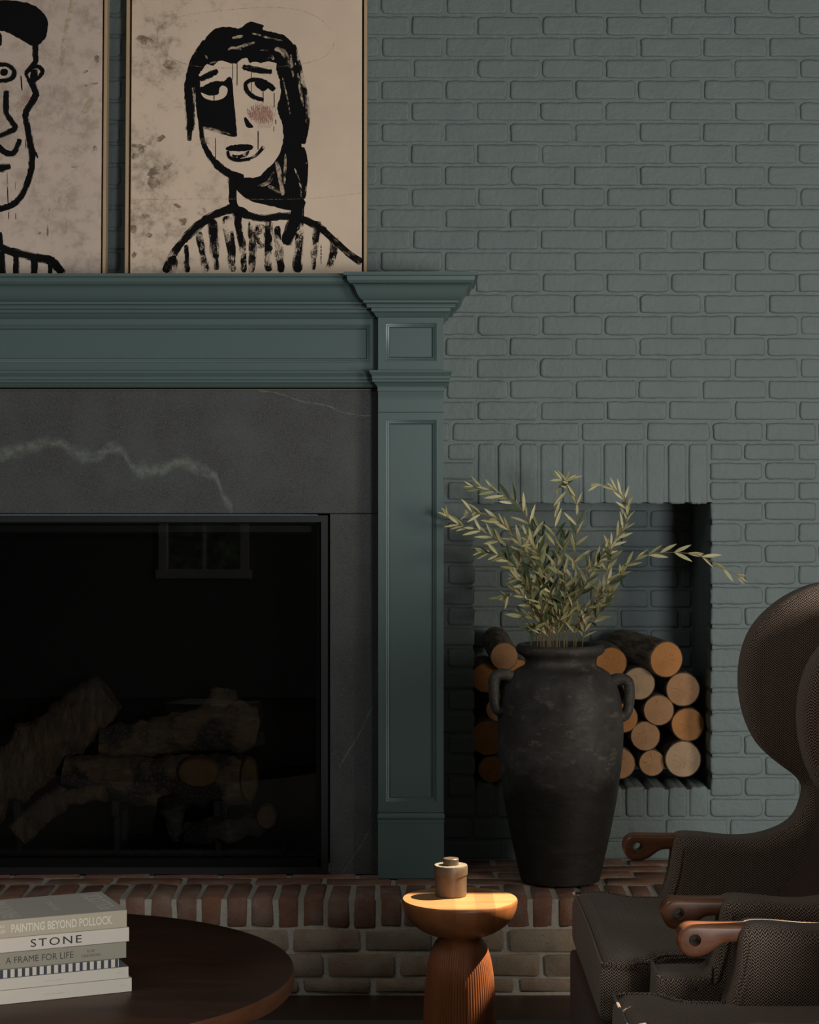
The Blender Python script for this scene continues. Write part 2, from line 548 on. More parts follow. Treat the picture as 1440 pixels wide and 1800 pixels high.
t = NT('aged_clay'); g = t.obj()
a = t.noise(g, 5, 6, 0.65, 0.3); b = t.noise(t.mapv(g, (1, 1, 2.2)), 17, 5, 0.72); c = t.noise(g, 90, 3, 0.7)
col = t.mix(t.ramp(a, [(0.35, 0.0), (0.62, 1.0)]), (0.021, 0.019, 0.018), (0.076, 0.069, 0.065))
col = t.mix(t.math('MULTIPLY', t.ramp(b, [(0.56, 0.0), (0.66, 1.0)]), 0.75), col, (0.145, 0.120, 0.092))
col = t.mix(t.math('MULTIPLY', t.ramp(t.math('MULTIPLY', a, c), [(0.33, 0.0), (0.40, 1.0)]), 0.5), col, (0.17, 0.145, 0.115))
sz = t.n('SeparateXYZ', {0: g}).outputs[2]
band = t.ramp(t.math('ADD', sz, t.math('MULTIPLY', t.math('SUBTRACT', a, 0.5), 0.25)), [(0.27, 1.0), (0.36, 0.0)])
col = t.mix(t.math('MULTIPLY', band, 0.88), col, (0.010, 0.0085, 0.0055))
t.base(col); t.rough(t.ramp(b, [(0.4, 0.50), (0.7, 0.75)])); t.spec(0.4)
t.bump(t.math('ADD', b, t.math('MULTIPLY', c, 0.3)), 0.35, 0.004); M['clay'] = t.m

def m_leaf(name, c1, c2):
    t = NT(name); r = t.n('ObjectInfo').outputs['Random']
    t.base(t.mix(r, c1, c2)); t.rough(0.5); t.spec(0.35)
    t.b.inputs['Subsurface Weight'].default_value = 0.0
    return t.m
M['leaf_pale'] = m_leaf('olive_leaf_pale', (0.46, 0.42, 0.21), (0.56, 0.51, 0.28))
M['leaf_mid'] = m_leaf('olive_leaf_mid', (0.26, 0.255, 0.11), (0.36, 0.335, 0.155))
M['leaf_dark'] = m_leaf('olive_leaf_dark', (0.050, 0.075, 0.032), (0.095, 0.12, 0.05))
M['twig'] = simple('olive_twig', (0.20, 0.14, 0.07), 0.7)
t = NT('birch_bark'); g = t.obj(); a = t.noise(t.mapv(g, (8, 2, 8)), 6, 5, 0.7)
t.base(t.mix(t.ramp(a, [(0.4, 0.0), (0.62, 1.0)]), (0.09, 0.062, 0.045), (0.26, 0.21, 0.16))); t.rough(0.85); t.bump(a, 0.8, 0.006); M['bark'] = t.m
def m_end(name, c1, c2):
    t = NT(name); g = t.obj()
    sep = t.n('SeparateXYZ', {0: g})
    rx, rz = sep.outputs[0], sep.outputs[2]
    rad = t.math('SQRT', t.math('ADD', t.math('MULTIPLY', rx, rx), t.math('MULTIPLY', rz, rz)))
    ang = t.math('ARCTAN2', rz, rx)
    wob = t.noise(g, 30, 3)
    ring = t.math('SINE', t.math('MULTIPLY', t.math('ADD', rad, t.math('MULTIPLY', wob, 0.010)), 1500))
    col = t.mix(t.math('MULTIPLY_ADD', ring, 0.12, 0.5), c1, c2)
    col = t.mix(t.ramp(t.noise(g, 16, 4), [(0.4, 0.0), (0.7, 0.5)]), col, tuple(x * 0.75 for x in c1))
    cv = t.n('CombineXYZ', {0: t.math('MULTIPLY', t.math('COSINE', ang), 1.7), 1: t.math('MULTIPLY', t.math('SINE', ang), 1.7), 2: t.math('MULTIPLY', rad, 8.0)})
    ri = t.n('ObjectInfo').outputs['Random']
    off = t.n('VectorMath', {0: cv.outputs[0], 1: t.n('CombineXYZ', {0: t.math('MULTIPLY', ri, 90.0)}).outputs[0]}, operation='ADD').outputs[0]
    ck = t.math('ABSOLUTE', t.math('SUBTRACT', t.noise(off, 2.2, 1), 0.5))
    crack = t.math('MULTIPLY', t.ramp(ck, [(0.0, 1.0), (0.022, 0.0)]), t.ramp(t.math('ADD', rad, t.math('MULTIPLY', wob, 0.02)), [(0.030, 1.0), (0.052, 0.0)]))
    col = t.mix(t.math('MULTIPLY', crack, 0.65), col, (0.035, 0.018, 0.010))
    t.base(col); t.rough(0.7); t.spec(0.25)
    t.bump(ring, 0.05, 0.001)
    return t.m
M['end_orange'] = m_end('log_end_orange', (0.43, 0.175, 0.052), (0.55, 0.25, 0.085))
M['end_tan'] = m_end('log_end_tan', (0.37, 0.185, 0.085), (0.49, 0.27, 0.135))
M['end_pale'] = m_end('log_end_pale', (0.40, 0.25, 0.145), (0.54, 0.365, 0.225))
def m_gas(name, c1, c2, c3):
    t = NT(name); g = t.geo(); a = t.noise(t.mapv(g, (1, 1, 2.4)), 22, 6, 0.7, 0.8); b = t.noise(g, 7, 3)
    vo = t.n('TexVoronoi', {'Vector': g, 'Scale': 60.0}, feature='DISTANCE_TO_EDGE').outputs[0]
    col = t.mix(t.ramp(a, [(0.35, 0.0), (0.65, 1.0)]), c1, c2)
    ch = t.ramp(b, [(0.47, 0.0), (0.56, 1.0)])
    col = t.mix(t.math('MULTIPLY', ch, 0.85), col, c3)
    t.base(col); t.rough(0.75)
    t.bump(t.math('ADD', a, t.math('MULTIPLY', t.ramp(vo, [(0.0, 0.0), (0.12, 1.0)]), t.math('MULTIPLY', ch, 0.6))), 0.9, 0.012)
    return t.m
M['gaslog'] = m_gas('ceramic_log', (0.080, 0.052, 0.036), (0.18, 0.108, 0.058), (0.034, 0.031, 0.029))
t = NT('weathered_log'); g = t.geo()
a = t.noise(t.mapv(g, (9, 3, 2.2), rot=(0, math.radians(38), 0)), 7, 6, 0.7, 0.5); b = t.noise(g, 9, 4)
col = t.mix(t.ramp(a, [(0.36, 0.0), (0.62, 1.0)]), (0.050, 0.034, 0.026), (0.19, 0.112, 0.056))
t.base(t.mix(t.math('MULTIPLY', t.ramp(b, [(0.5, 0.0), (0.62, 1.0)]), 0.6), col, (0.085, 0.070, 0.066))); t.rough(0.8); t.bump(a, 1.0, 0.02); M['gaslog_bare'] = t.m
t = NT('hedge_leaves'); g = t.geo(); a = t.noise(g, 9, 5, 0.7); b = t.noise(t.mapv(g, (1, 1, .12)), 5, 3)
t.base(t.mix(t.ramp(a, [(0.4, 0.0), (0.65, 1.0)]), (0.10, 0.11, 0.02), t.mix(b, (0.34, 0.33, 0.06), (0.48, 0.40, 0.16)))); t.rough(0.8); t.bump(a, 1.0, 0.1); M['hedge'] = t.m
M['gaslog_char'] = m_gas('charred_log', (0.030, 0.026, 0.024), (0.075, 0.065, 0.058), (0.016, 0.015, 0.015))
M['gaslog_end'] = simple('ceramic_log_end', (0.11, 0.058, 0.02), 0.8, bscale=60, bstr=0.6)

def m_fabric(name, light, dark, pu=0.0098, pv=0.0060):
    t = NT(name)
    sep = t.n('SeparateXYZ', {0: t.uv()})
    u = t.math('DIVIDE', sep.outputs[0], pu)
    fr = t.math('ABSOLUTE', t.math('SUBTRACT', t.math('FRACT', u), 0.5))
    v = t.math('ADD', t.math('DIVIDE', sep.outputs[1], pv), t.math('MULTIPLY', fr, 2.3))
    s = t.math('SINE', t.math('MULTIPLY', v, 2 * math.pi))
    fine = t.noise(t.uv(), 700, 2)
    f = t.ramp(t.math('ADD', t.math('MULTIPLY_ADD', s, 0.5, 0.5), t.math('MULTIPLY', t.math('SUBTRACT', fine, 0.5), 0.5)), [(0.40, 0.0), (0.88, 1.0)])
    edge = t.math('ABSOLUTE', t.math('SUBTRACT', fr, 0.25))
    f = t.math('MULTIPLY', f, t.ramp(edge, [(0.17, 1.0), (0.25, 0.35)]))
    t.base(t.mix(f, dark, light)); t.rough(0.92); t.spec(0.15)
    t.b.inputs['Sheen Weight'].default_value = 0.15
    t.bump(s, 0.5, 0.0012)
    return t.m
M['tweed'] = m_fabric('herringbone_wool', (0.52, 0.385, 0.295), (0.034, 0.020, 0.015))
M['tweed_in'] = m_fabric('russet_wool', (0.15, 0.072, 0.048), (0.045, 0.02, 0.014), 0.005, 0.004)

# ------------------------------------------------------------------ room shell
def grid_holes(u0, u1, v0, v1, holes):
    us = sorted({u0, u1, *[h[0] for h in holes], *[h[1] for h in holes]})
    vs = sorted({v0, v1, *[h[2] for h in holes], *[h[3] for h in holes]})
    us = [u for u in us if u0 <= u <= u1]; vs = [v for v in vs if v0 <= v <= v1]
    pts = [(u, v) for v in vs for u in us]
    fs = []
    for j in range(len(vs) - 1):
        for i in range(len(us) - 1):
            cu, cv = (us[i] + us[i + 1]) / 2, (vs[j] + vs[j + 1]) / 2
            if any(h[0] < cu < h[1] and h[2] < cv < h[3] for h in holes): continue
            a = j * len(us) + i
            fs.append((a, a + 1, a + 1 + len(us), a + len(us)))
    return pts, fs

RX0, RX1, RY0, RZ1 = -3.6, 3.5, -7.8, 3.2
obj('floor', [(RX0, RY0, 0), (RX1, RY0, 0), (RX1, 0.0, 0), (RX0, 0.0, 0), (RX0, RY0, -.05), (RX1, RY0, -.05), (RX1, 0.0, -.05), (RX0, 0.0, -.05)],
    [(0, 1, 2, 3), (7, 6, 5, 4), (0, 4, 5, 1), (1, 5, 6, 2), (2, 6, 7, 3), (3, 7, 4, 0)], M['floor'])['kind'] = 'structure'
tan_x = -sd.x / -sd.z; tan_y = -sd.y / -sd.z
def up(x, y, z): return (x + tan_x * (RZ1 - z), y + tan_y * (RZ1 - z))
ha = up(-0.08, -1.62, 0.457); hb = up(0.357, -1.437, 0.457)  # unseen ceiling openings, shaped to drop sun patches on side table and chair
hc = up(0.36, -3.05, 0.49); hd = up(0.66, -2.445, 0.49)
pts, fs = grid_holes(RX0, RX1, RY0, 0.02, [(ha[0], hb[0], ha[1], hb[1]), (hc[0], hd[0], hc[1], hd[1]), ROOF_FILL])
tag(obj('ceiling', [(a, b, RZ1) for a, b in pts], fs, M['plaster'], fix=False), kind='structure')
pts, fs = grid_holes(RX0, RX1, 0, RZ1, [(*WIN1,), (*WIN2,)])
tag(obj('wall_front', [(a, RY0, b) for a, b in pts], fs, M['plaster'], fix=False), kind='structure')
tag(obj('wall_left', [(RX0, RY0, 0), (RX0, 0, 0), (RX0, 0, RZ1), (RX0, RY0, RZ1)], [(0, 1, 2, 3)], M['plaster'], fix=False), kind='structure')
pts, fs = grid_holes(RY0, 0.0, 0, RZ1, [(*WIN3,)])
tag(obj('wall_right', [(RX1, a, b) for a, b in pts], fs, M['plaster'], fix=False), kind='structure')
for i, w in enumerate((WIN1, WIN2)):
    e = empty('window_%d' % (i + 1), ((w[0] + w[1]) / 2, RY0, w[2])); e['kind'] = 'structure'
    ww, hh = w[1] - w[0], w[3] - w[2]
    for nm, b in (('jamb', (-ww / 2 - .06, -ww / 2, 0, hh)), ('jamb', (ww / 2, ww / 2 + .06, 0, hh)), ('sill', (-ww / 2 - .08, ww / 2 + .08, -.06, 0)), ('head', (-ww / 2 - .06, ww / 2 + .06, hh, hh + .06))):
        MB().box(b[0], b[1], -.05, .03, b[2], b[3], .004).build(nm, M['window_paint'], e)
    MB().box(-.012, .012, -.05, -.02, 0, hh).build('mullion', M['window_paint'], e)

# ------------------------------------------------------------------ painted brick wall with the log niche
NX0, NX1 = WX(834, 0), WX(1249.5, 0)
NZ0, NZ1 = WZ(1385, 0), WZ(885.5, 0)
ND = 0.46
FBX0, FBX1, FBZ0, FBZ1 = -1.50, -0.29, 0.30, 1.36      # fire box hole in the wall
MY = 0.0050                                            # mortar face lies behind the brick faces
HZ = 0.278                                             # top of the hearth
NX0 -= .005; NX1 += .006; NZ1 += .005; NZ0 -= .006
pts, fs = grid_holes(RX0, RX1, 0, RZ1, [(NX0, NX1, NZ0, NZ1), (FBX0, FBX1, FBZ0, FBZ1)])
mb = MB()
mb.add([(a, MY, b) for a, b in pts], fs)
for (x0, z0, x1, z1, d) in ((NX0, NZ0, NX1, NZ1, ND),):
    mb.add([(x0, MY, z0), (x1, MY, z0), (x1, MY, z1), (x0, MY, z1), (x0, d, z0), (x1, d, z0), (x1, d, z1), (x0, d, z1)],
           [(0, 1, 5, 4), (1, 2, 6, 5), (2, 3, 7, 6), (3, 0, 4, 7), (4, 5, 6, 7)])
wall = mb.build('wall_back', M['brick_paint'], fix=False)
wall['kind'] = 'structure'

def brick_geo(w, h, depth, r, jit, seed, bev=0.006, front_only=True):
    """a brick face w x h centred on the origin in XZ, face at y = 0, sides going back to y = depth"""
    rnd = random.Random(seed)
    rr0 = [min(r * rnd.uniform(0.55, 1.5), h * 0.34, w * 0.34) for _ in range(4)]
    def outline(ins):
        hw, hh = w / 2 - ins, h / 2 - ins
        rr = [max(q - ins, .0015) for q in rr0]
        base = []
        cs = [(hw, hh, 0), (-hw, hh, 90), (-hw, -hh, 180), (hw, -hh, 270)]
        for ci, ((cx, cz, a0), q) in enumerate(zip(cs, rr)):
            ox, oz = cx - math.copysign(q, cx), cz - math.copysign(q, cz)
            for k in range(4):
                a = math.radians(a0 + k * 30)
                base.append(Vector((ox + q * math.cos(a), oz + q * math.sin(a))))
            q2 = rr[(ci + 1) % 4]
            if a0 in (0, 180):
                for s in (0.7, 0.4, 0.1, -0.2, -0.5, -0.8):
                    base.append(Vector((s * (hw - max(q, q2)) * (1 if a0 == 0 else -1), cz)))
            else:
                base.append(Vector((cx, 0)))
        return base
    p = outline(0)
    jt = [Vector((rnd.uniform(-jit, jit), rnd.uniform(-jit, jit))) for _ in p]
    n = len(p)
    v, f = [], []
    rings = [(depth, 0.0), (bev * 0.75, 0.0), (bev * 0.22, bev * 0.28), (0.0, bev * 1.0), (0.0, bev * 1.0 + .004)]
    tilt = (rnd.uniform(-.012, .012), rnd.uniform(-.012, .012))
    for y, ins in rings:
        kj = 1.0 if ins < .001 else (.8 if ins < bev * 1.01 else .25)
        for a in [q + j_ * kj for q, j_ in zip(outline(ins), jt)]:
            v.append((a.x, y + (tilt[0] * a.x + tilt[1] * a.y if y < depth else 0), a.y))
    for j in range(len(rings) - 1):
        for i in range(n):
            k = (i + 1) % n
            f.append((j * n + i, j * n + k, (j + 1) * n + k, (j + 1) * n + i))
    f.append(tuple((len(rings) - 1) * n + i for i in range(n)))
    return v, f

_bc = {}
def brick_mesh(w, h, depth, r, jit, mat, bev=0.006, variants=6):
    key = (round(w / 0.004), round(h / 0.003), depth, r, mat.name, bev, random.randrange(variants))
    if key not in _bc:
        v, f = brick_geo(key[0] * 0.004, key[1] * 0.003, depth, r, jit, hash(key[:3] + (key[6],)) & 0xffff, bev)
        _bc[key] = make_mesh('brick', v, f, mat, sharp=70)
    return _bc[key], w / (key[0] * 0.004), h / (key[1] * 0.003)

wall_stuff = MB()
wall_n = [0]
def wall_brick(px0, px1, py0, py1, Y=0.0, as_object=True, gap=5.4, depth=0.03, eat=(0, 0)):
    g = gap / F * (Y + D) / 2
    x0, x1 = WX(px0 - eat[0], Y) + g, WX(px1 + eat[1], Y) - g
    z1, z0 = WZ(py0, Y) - g * 0.9, WZ(py1, Y) + g * 0.9
    if x1 - x0 < 0.02: return
    w, h = x1 - x0, z1 - z0
    c = ((x0 + x1) / 2 + random.uniform(-.001, .001), Y + random.uniform(-.0016, .0012), (z0 + z1) / 2 + random.uniform(-.0008, .0008))
    if as_object and wall_n[0] < 298:
        me, sx, sz = brick_mesh(w, h, depth, 0.010, 0.0015, M['brick_paint'], variants=9)
        o = obj_me('brick', me, wall, c)
        o.scale = (sx * random.choice((1, 1)), 1, sz)
        wall_n[0] += 1
    else:
        v, f = brick_geo(w, h, depth, 0.010, 0.0015, random.randrange(9999))
        wall_stuff.add([Vector(p) + Vector(c) for p in v], f)

def joints(phase, period, a, b):
    k = math.floor((a - phase) / period)
    out = [a]
    x = phase + k * period
    while x < b:
        if x > a + 12 and x < b - 12: out.append(x + random.uniform(-2, 2))
        x += period
    out.append(b)
    return out

# courses above the niche lintel
YJ = [26.7 + 37.6 * k for k in range(-5, 19)] + [741.0]
YJ = [y + random.uniform(-.6, .6) for y in YJ]
rows = []
for i in range(len(YJ) - 1):
    rows.append((YJ[i], YJ[i + 1], 'B' if (i - 5) % 2 == 0 else 'A'))
for (y0, y1, typ) in rows:
    ph = 723.0 if typ == 'B' else 668.0
    xa = 640 if y0 > 470 else -420
    js = joints(ph, 113.5, xa, 1640)
    if y0 > 470: js[0] = ph + 113.5 * math.floor((700 - ph) / 113.5)
    for a, b in zip(js[:-1], js[1:]):
        vis = (b > 648 and a < 1440 and y1 > 0) or (b > 186 and a < 219 and y1 > 0 and y0 < 480)
        if y0 > 470 and b < 780: continue
        wall_brick(a, b, y0, y1, as_object=vis)
y0, y1 = 741.0, 777.5
js = [680, 793, 906, 1020.5, 1136, 1251, 1344, 1437, 1532, 1640]
for a, b in zip(js[:-1], js[1:]): wall_brick(a, b, y0, y1, as_object=a < 1440)
# soldier course over the niche
sx = [838, 873.5, 911, 948, 986, 1022, 1059, 1097, 1134.5, 1172, 1209, 1247]
for a, b in zip(sx[:-1], sx[1:]): wall_brick(a, b, 777.5, 888.5, depth=0.10)
# courses beside the niche
YR = [777.5, 811, 845.5, 881, 917, 955, 992, 1029.6, 1065, 1101.5, 1138, 1176, 1213, 1251.5, 1290, 1328, 1365, 1402, 1438.5]
for i, (y0, y1) in enumerate(zip(YR[:-1], YR[1:])):
    js = [1249.5] + ([1307, 1402, 1497, 1592, 1640] if i % 2 == 0 else [1343, 1438, 1533, 1640])
    for a, b in zip(js[:-1], js[1:]): wall_brick(a, b, y0, y1, as_object=a < 1440, depth=0.10, eat=(3, 0) if a < 1250 else (0, 0))
    if i % 2 == 0: wall_brick(785, 834, y0, y1, depth=0.10, eat=(0, 3)); wall_brick(672, 782, y0, y1, as_object=False)
    else: wall_brick(728, 834, y0, y1, depth=0.10, eat=(0, 3))
# sill of the niche and the two courses under it
nsl = 11
for k in range(nsl):
    a = 834 + (1248 - 834) * k / nsl; b = 834 + (1248 - 834) * (k + 1) / nsl
    wall_brick(a, b, 1381, 1438.5, depth=0.20)
js = [715, 828, 941, 1055, 1168.5, 1282, 1395, 1500, 1600]
for a, b in zip(js[:-1], js[1:]): wall_brick(a, b, 1438.5, 1477, as_object=a < 1440)
js = [772, 885, 998, 1111, 1225, 1338, 1451, 1560]
for a, b in zip(js[:-1], js[1:]): wall_brick(a, b, 1477, 1513, as_object=a < 1440)
# back of the niche
z = NZ0 + 0.002; i = 0
nb = []
while z < NZ1 - 0.01:
    x = NX0 - (0.10 if i % 2 else 0.0)
    while x < NX1:
        nb.append((max(x, NX0), min(x + 0.2035, NX1), z, min(z + 0.0675, NZ1)))
        x += 0.2035
    z += 0.0675; i += 1
for (x0, x1, z0, z1) in sorted(nb, key=lambda q: -q[2]):
    if x1 - x0 < 0.03 or z1 - z0 < 0.03: continue
    w, h = x1 - x0 - 0.010, z1 - z0 - 0.010
    c = ((x0 + x1) / 2, ND - 0.0065, (z0 + z1) / 2)
    if wall_n[0] < 298 and z0 > 0.92:
        me, sx_, sz_ = brick_mesh(w, h, 0.02, 0.010, 0.0011, M['brick_paint'])
        o = obj_me('brick', me, wall, c); o.scale = (sx_, 1, sz_); wall_n[0] += 1
    else:
        v, f = brick_geo(w, h, 0.02, 0.010, 0.0011, random.randrange(9999))
        wall_stuff.add([Vector(p) + Vector(c) for p in v], f)
tag(wall_stuff.build('bricks_beyond_view', M['brick_paint'], wall, sharp=70), kind='stuff')

# ------------------------------------------------------------------ raised brick hearth
HY = -0.62
HX0, HX1 = -1.95, 1.45
hearth = empty('hearth', ((HX0 + HX1) / 2, HY / 2, 0))
tag(hearth, 'long raised brick hearth with rowlock edge running under the fireplace and niche', 'hearth')
hc_ = Vector(hearth.location)
mb = MB().box(HX0, HX1, HY + 0.0045, -0.0, 0, HZ - 0.0045)
mb.build('mortar_bed', M['mortar'], hearth, -hc_)
def rough_block(w, d, h, mat, seed, b=0.0055, jit=0.0025):
    """free brick, base corner at origin centre; tumbled edges"""
    m_ = MB().box(-w / 2, w / 2, -d / 2, d / 2, -h / 2, h / 2, b)
    rnd = random.Random(seed)
    v = [p + Vector((rnd.uniform(-jit, jit), rnd.uniform(-jit, jit), rnd.uniform(-jit, jit))) for p in m_.v]
    return make_mesh('brick', v, m_.f, mat, sharp=60)
rowl = [rough_block(0.0600, 0.196, 0.084, M['brick_red'], s) for s in range(8)]
x = -0.746 - 0.0727 * 16
while x < HX1 - 0.03:
    if x > HX0:
        o = obj_me('brick', random.choice(rowl), hearth, Vector((x + 0.0364, HY + 0.098 + random.uniform(-.002, .002), HZ - 0.042 + random.uniform(-.002, .002))) - hc_)
        o.rotation_euler = (random.uniform(-.015, .015), random.uniform(-.02, .02), random.uniform(-.02, .02))
    x += 0.0727
flat = [rough_block(0.196, 0.088, 0.05, M['brick_red'], 20 + s) for s in range(6)]
for r in range(4):
    yc = HY + 0.205 + 0.048 + r * 0.100
    x = HX0 + (0.10 if r % 2 else 0.0) + 0.03
    while x + 0.2 < HX1 + 0.02:
        if r < 2 or x > -0.1:
            o = obj_me('brick', random.choice(flat), hearth, Vector((x + 0.104, yc, HZ - 0.0255 + random.uniform(-.0025, .0015))) - hc_)
            o.rotation_euler = (random.uniform(-.015, .015), random.uniform(-.008, .008), random.uniform(-.015, .015))
        x += 0.208
st = [rough_block(0.188, 0.09, 0.060, M['brick_lime'], 40 + s, 0.006, 0.003) for s in range(6)]
st3 = [rough_block(0.188, 0.09, 0.040, M['brick_lime'], 50 + s, 0.006, 0.003) for s in range(4)]
for r, (zc, lst) in enumerate(((0.157, st), (0.086, st), (0.028, st3))):
    x = -0.746 - 0.205 * 6 + (0.0, 0.10, 0.03)[r]
    while x + 0.2 < HX1 + 0.03:
        if x > HX0 - 0.02:
            o = obj_me('brick', random.choice(lst), hearth, Vector((x + 0.1, HY + 0.0415 + random.uniform(-.002, .002), zc)) - hc_)
            o.rotation_euler = (0, random.uniform(-.008, .008), random.uniform(-.01, .01))
        x += 0.205

# ------------------------------------------------------------------ stone surround
YP = -0.34                       # face of the pilasters
YF = -0.29                       # face of the frieze
XP0, XP1 = WX(665, YP), WX(780, YP)
XC = -0.90                       # middle of the fireplace
sur = empty('stone_surround', (XC, YS / 2, HZ))
tag(sur, 'dark grey soapstone slabs with a pale green vein framing the firebox', 'fireplace surround')
so = Vector(sur.location)
SXR = XP0 + 0.02
OX1, OZ1 = WX(580, YS), WZ(902.5, YS)          # firebox opening in the stone
OX0 = 2 * XC - OX1
SZT = WZ(684, YS)
MB().box(2 * XC - SXR, SXR, YS, -0.001, OZ1, SZT, 0.0015).build('lintel_slab', M['stone'], sur, -so)
MB().box(OX1, SXR, YS, -0.001, HZ, OZ1 - 0.0012, 0.0015).build('leg_slab', M['stone'], sur, -so)
MB().box(2 * XC - SXR, OX0, YS, -0.001, HZ, OZ1 - 0.0012, 0.0015).build('leg_slab', M['stone'], sur, -so)
MB().box(2 * XC - XP0, XP0, YS - 0.003, YS, SZT - 0.002, SZT).build('lit_edge_strip', M['lit_edge'], sur, -so)  # added strip that paints the line of light under the frieze

# ------------------------------------------------------------------ firebox insert
fb = empty('firebox', (XC, YS, HZ))
tag(fb, 'black metal gas firebox with mitred frame and glass front inside grey stone', 'fireplace')
fo = Vector(fb.location)
gx, gz = 0.006, 0.004
fx1, fz1 = OX1 - gx, OZ1 - gx
fx0, fz0 = 2 * XC - fx1, HZ + 0.002
FW = 0.020
YFR = YS - 0.004
def frame_piece(pts4, y0, y1):
    v = [(a, y0, b) for a, b in pts4] + [(a, y1, b) for a, b in pts4]
    return v, [(0, 1, 2, 3), (4, 7, 6, 5), (0, 4, 5, 1), (1, 5, 6, 2), (2, 6, 7, 3), (3, 7, 4, 0)]
ms = 0.0004
for nm, q in (('frame_top', [(fx0, fz1), (fx1, fz1), (fx1 - FW - ms, fz1 - FW), (fx0 + FW + ms, fz1 - FW)]),
              ('frame_side', [(fx1, fz1 - ms), (fx1, fz0), (fx1 - FW, fz0 + FW), (fx1 - FW, fz1 - FW - ms)]),
              ('frame_side', [(fx0, fz1 - ms), (fx0, fz0), (fx0 + FW, fz0 + FW), (fx0 + FW, fz1 - FW - ms)]),
              ('frame_bottom', [(fx0 + ms, fz0), (fx1 - ms, fz0), (fx1 - FW - ms, fz0 + FW), (fx0 + FW + ms, fz0 + FW)])):
    v, f = frame_piece(q, YFR, YS + 0.03)
    obj(nm, v, f, M['black_metal'], fb, -fo)
# inner reveal, stepping back to the glass
ix0, ix1, iz0, iz1 = fx0 + FW, fx1 - FW, fz0 + FW, fz1 - FW
YG = YS + 0.035
mb = MB()
s2 = 0.016
for (x0, x1, z0, z1) in ((ix0 - .01, ix1 + .01, iz1 - .006, iz1 + .02), (ix0 - .01, ix1 + .01, iz0 - .015, iz0 + .022), (ix0 - .02, ix0 + s2, iz0, iz1), (ix1 - s2, ix1 + .02, iz0, iz1)):
    mb.box(x0, x1, YS + 0.012, YS + 0.06, z0, z1, 0.002)
tag(mb.build('inner_rim', M['firebox'], fb, -fo), kind='stuff')
obj('glass', [(ix0, YG, iz0), (ix1, YG, iz0), (ix1, YG, iz1), (ix0, YG, iz1)], [(0, 1, 2, 3)], M['glass'], fb, -fo, fix=False)
# lining box, tapering to the back
bx0, bx1, by = -1.38, -0.42, 0.20
v = [(ix0, YG + .02, iz0), (ix1, YG + .02, iz0), (ix1, YG + .02, iz1 + .01), (ix0, YG + .02, iz1 + .01), (bx0, by, iz0), (bx1, by, iz0), (bx1, by, iz1 + .01), (bx0, by, iz1 + .01)]
obj('lining', v, [(0, 1, 5, 4), (1, 2, 6, 5), (2, 3, 7, 6), (3, 0, 4, 7), (4, 5, 6, 7)], M['firebox'], fb, -fo, fix=False)
# baffle across the top
MB().box(ix0 + .03, ix1 - .02, YG + .03, YG + .05, iz1 - .034, iz1 - .010, .002).build('baffle', M['black_metal'], fb, -fo)
v = [(ix0 + .03, YG + .03, iz1 - .037), (ix1 - .045, YG + .03, iz1 - .037), (ix1 - .06, YG + .20, iz1 - .06), (ix0 + .05, YG + .20, iz1 - .06)]
obj('hood', v + [Vector(p) + Vector((0, 0, .004)) for p in v], [(0, 1, 2, 3), (7, 6, 5, 4), (0, 4, 5, 1), (1, 5, 6, 2), (2, 6, 7, 3), (3, 7, 4, 0)], M['firebox'], fb, -fo)
# burner tray, ember bed and grate
MB().box(ix0 + .08, ix1 - .13, YG + .10, YG + .34, iz0, iz0 + .030, .004).build('burner_tray', M['black_metal'], fb, -fo)
mb = MB()
for k in range(120):
    x = random.uniform(ix0 + .03, ix1 - .03); y = random.uniform(YG + .03, YG + .09); r = random.uniform(.004, .011)
    mb.box(x - r, x + r, y - r, y + r, iz0 + .001, iz0 + .001 + r * 1.3, r * .4)
tag(mb.build('ember_stones', M['gaslog'], fb, -fo, sharp=80), kind='stuff')
YL = -0.08
gzz = WZ(1418, YL)
for px in (-60, 33, 205, 383):
    mb = MB(); x = WX(px, YL - .07)
    mb.box(x - .013, x + .013, YL - .08, YL + .16, gzz - .018, gzz, .003)
    mb.box(x - .013, x + .013, YL - .095, YL - .075, gzz - .018, gzz + .035, .003)
    mb.box(x - .010, x + .010, YL + .10, YL + .12, iz0, gzz - .010, .002)
    mb.box(x - .010, x + .010, YL - .06, YL - .04, iz0, gzz - .010, .002)
    mb.build('grate_bar', M['black_metal'], fb, -fo)

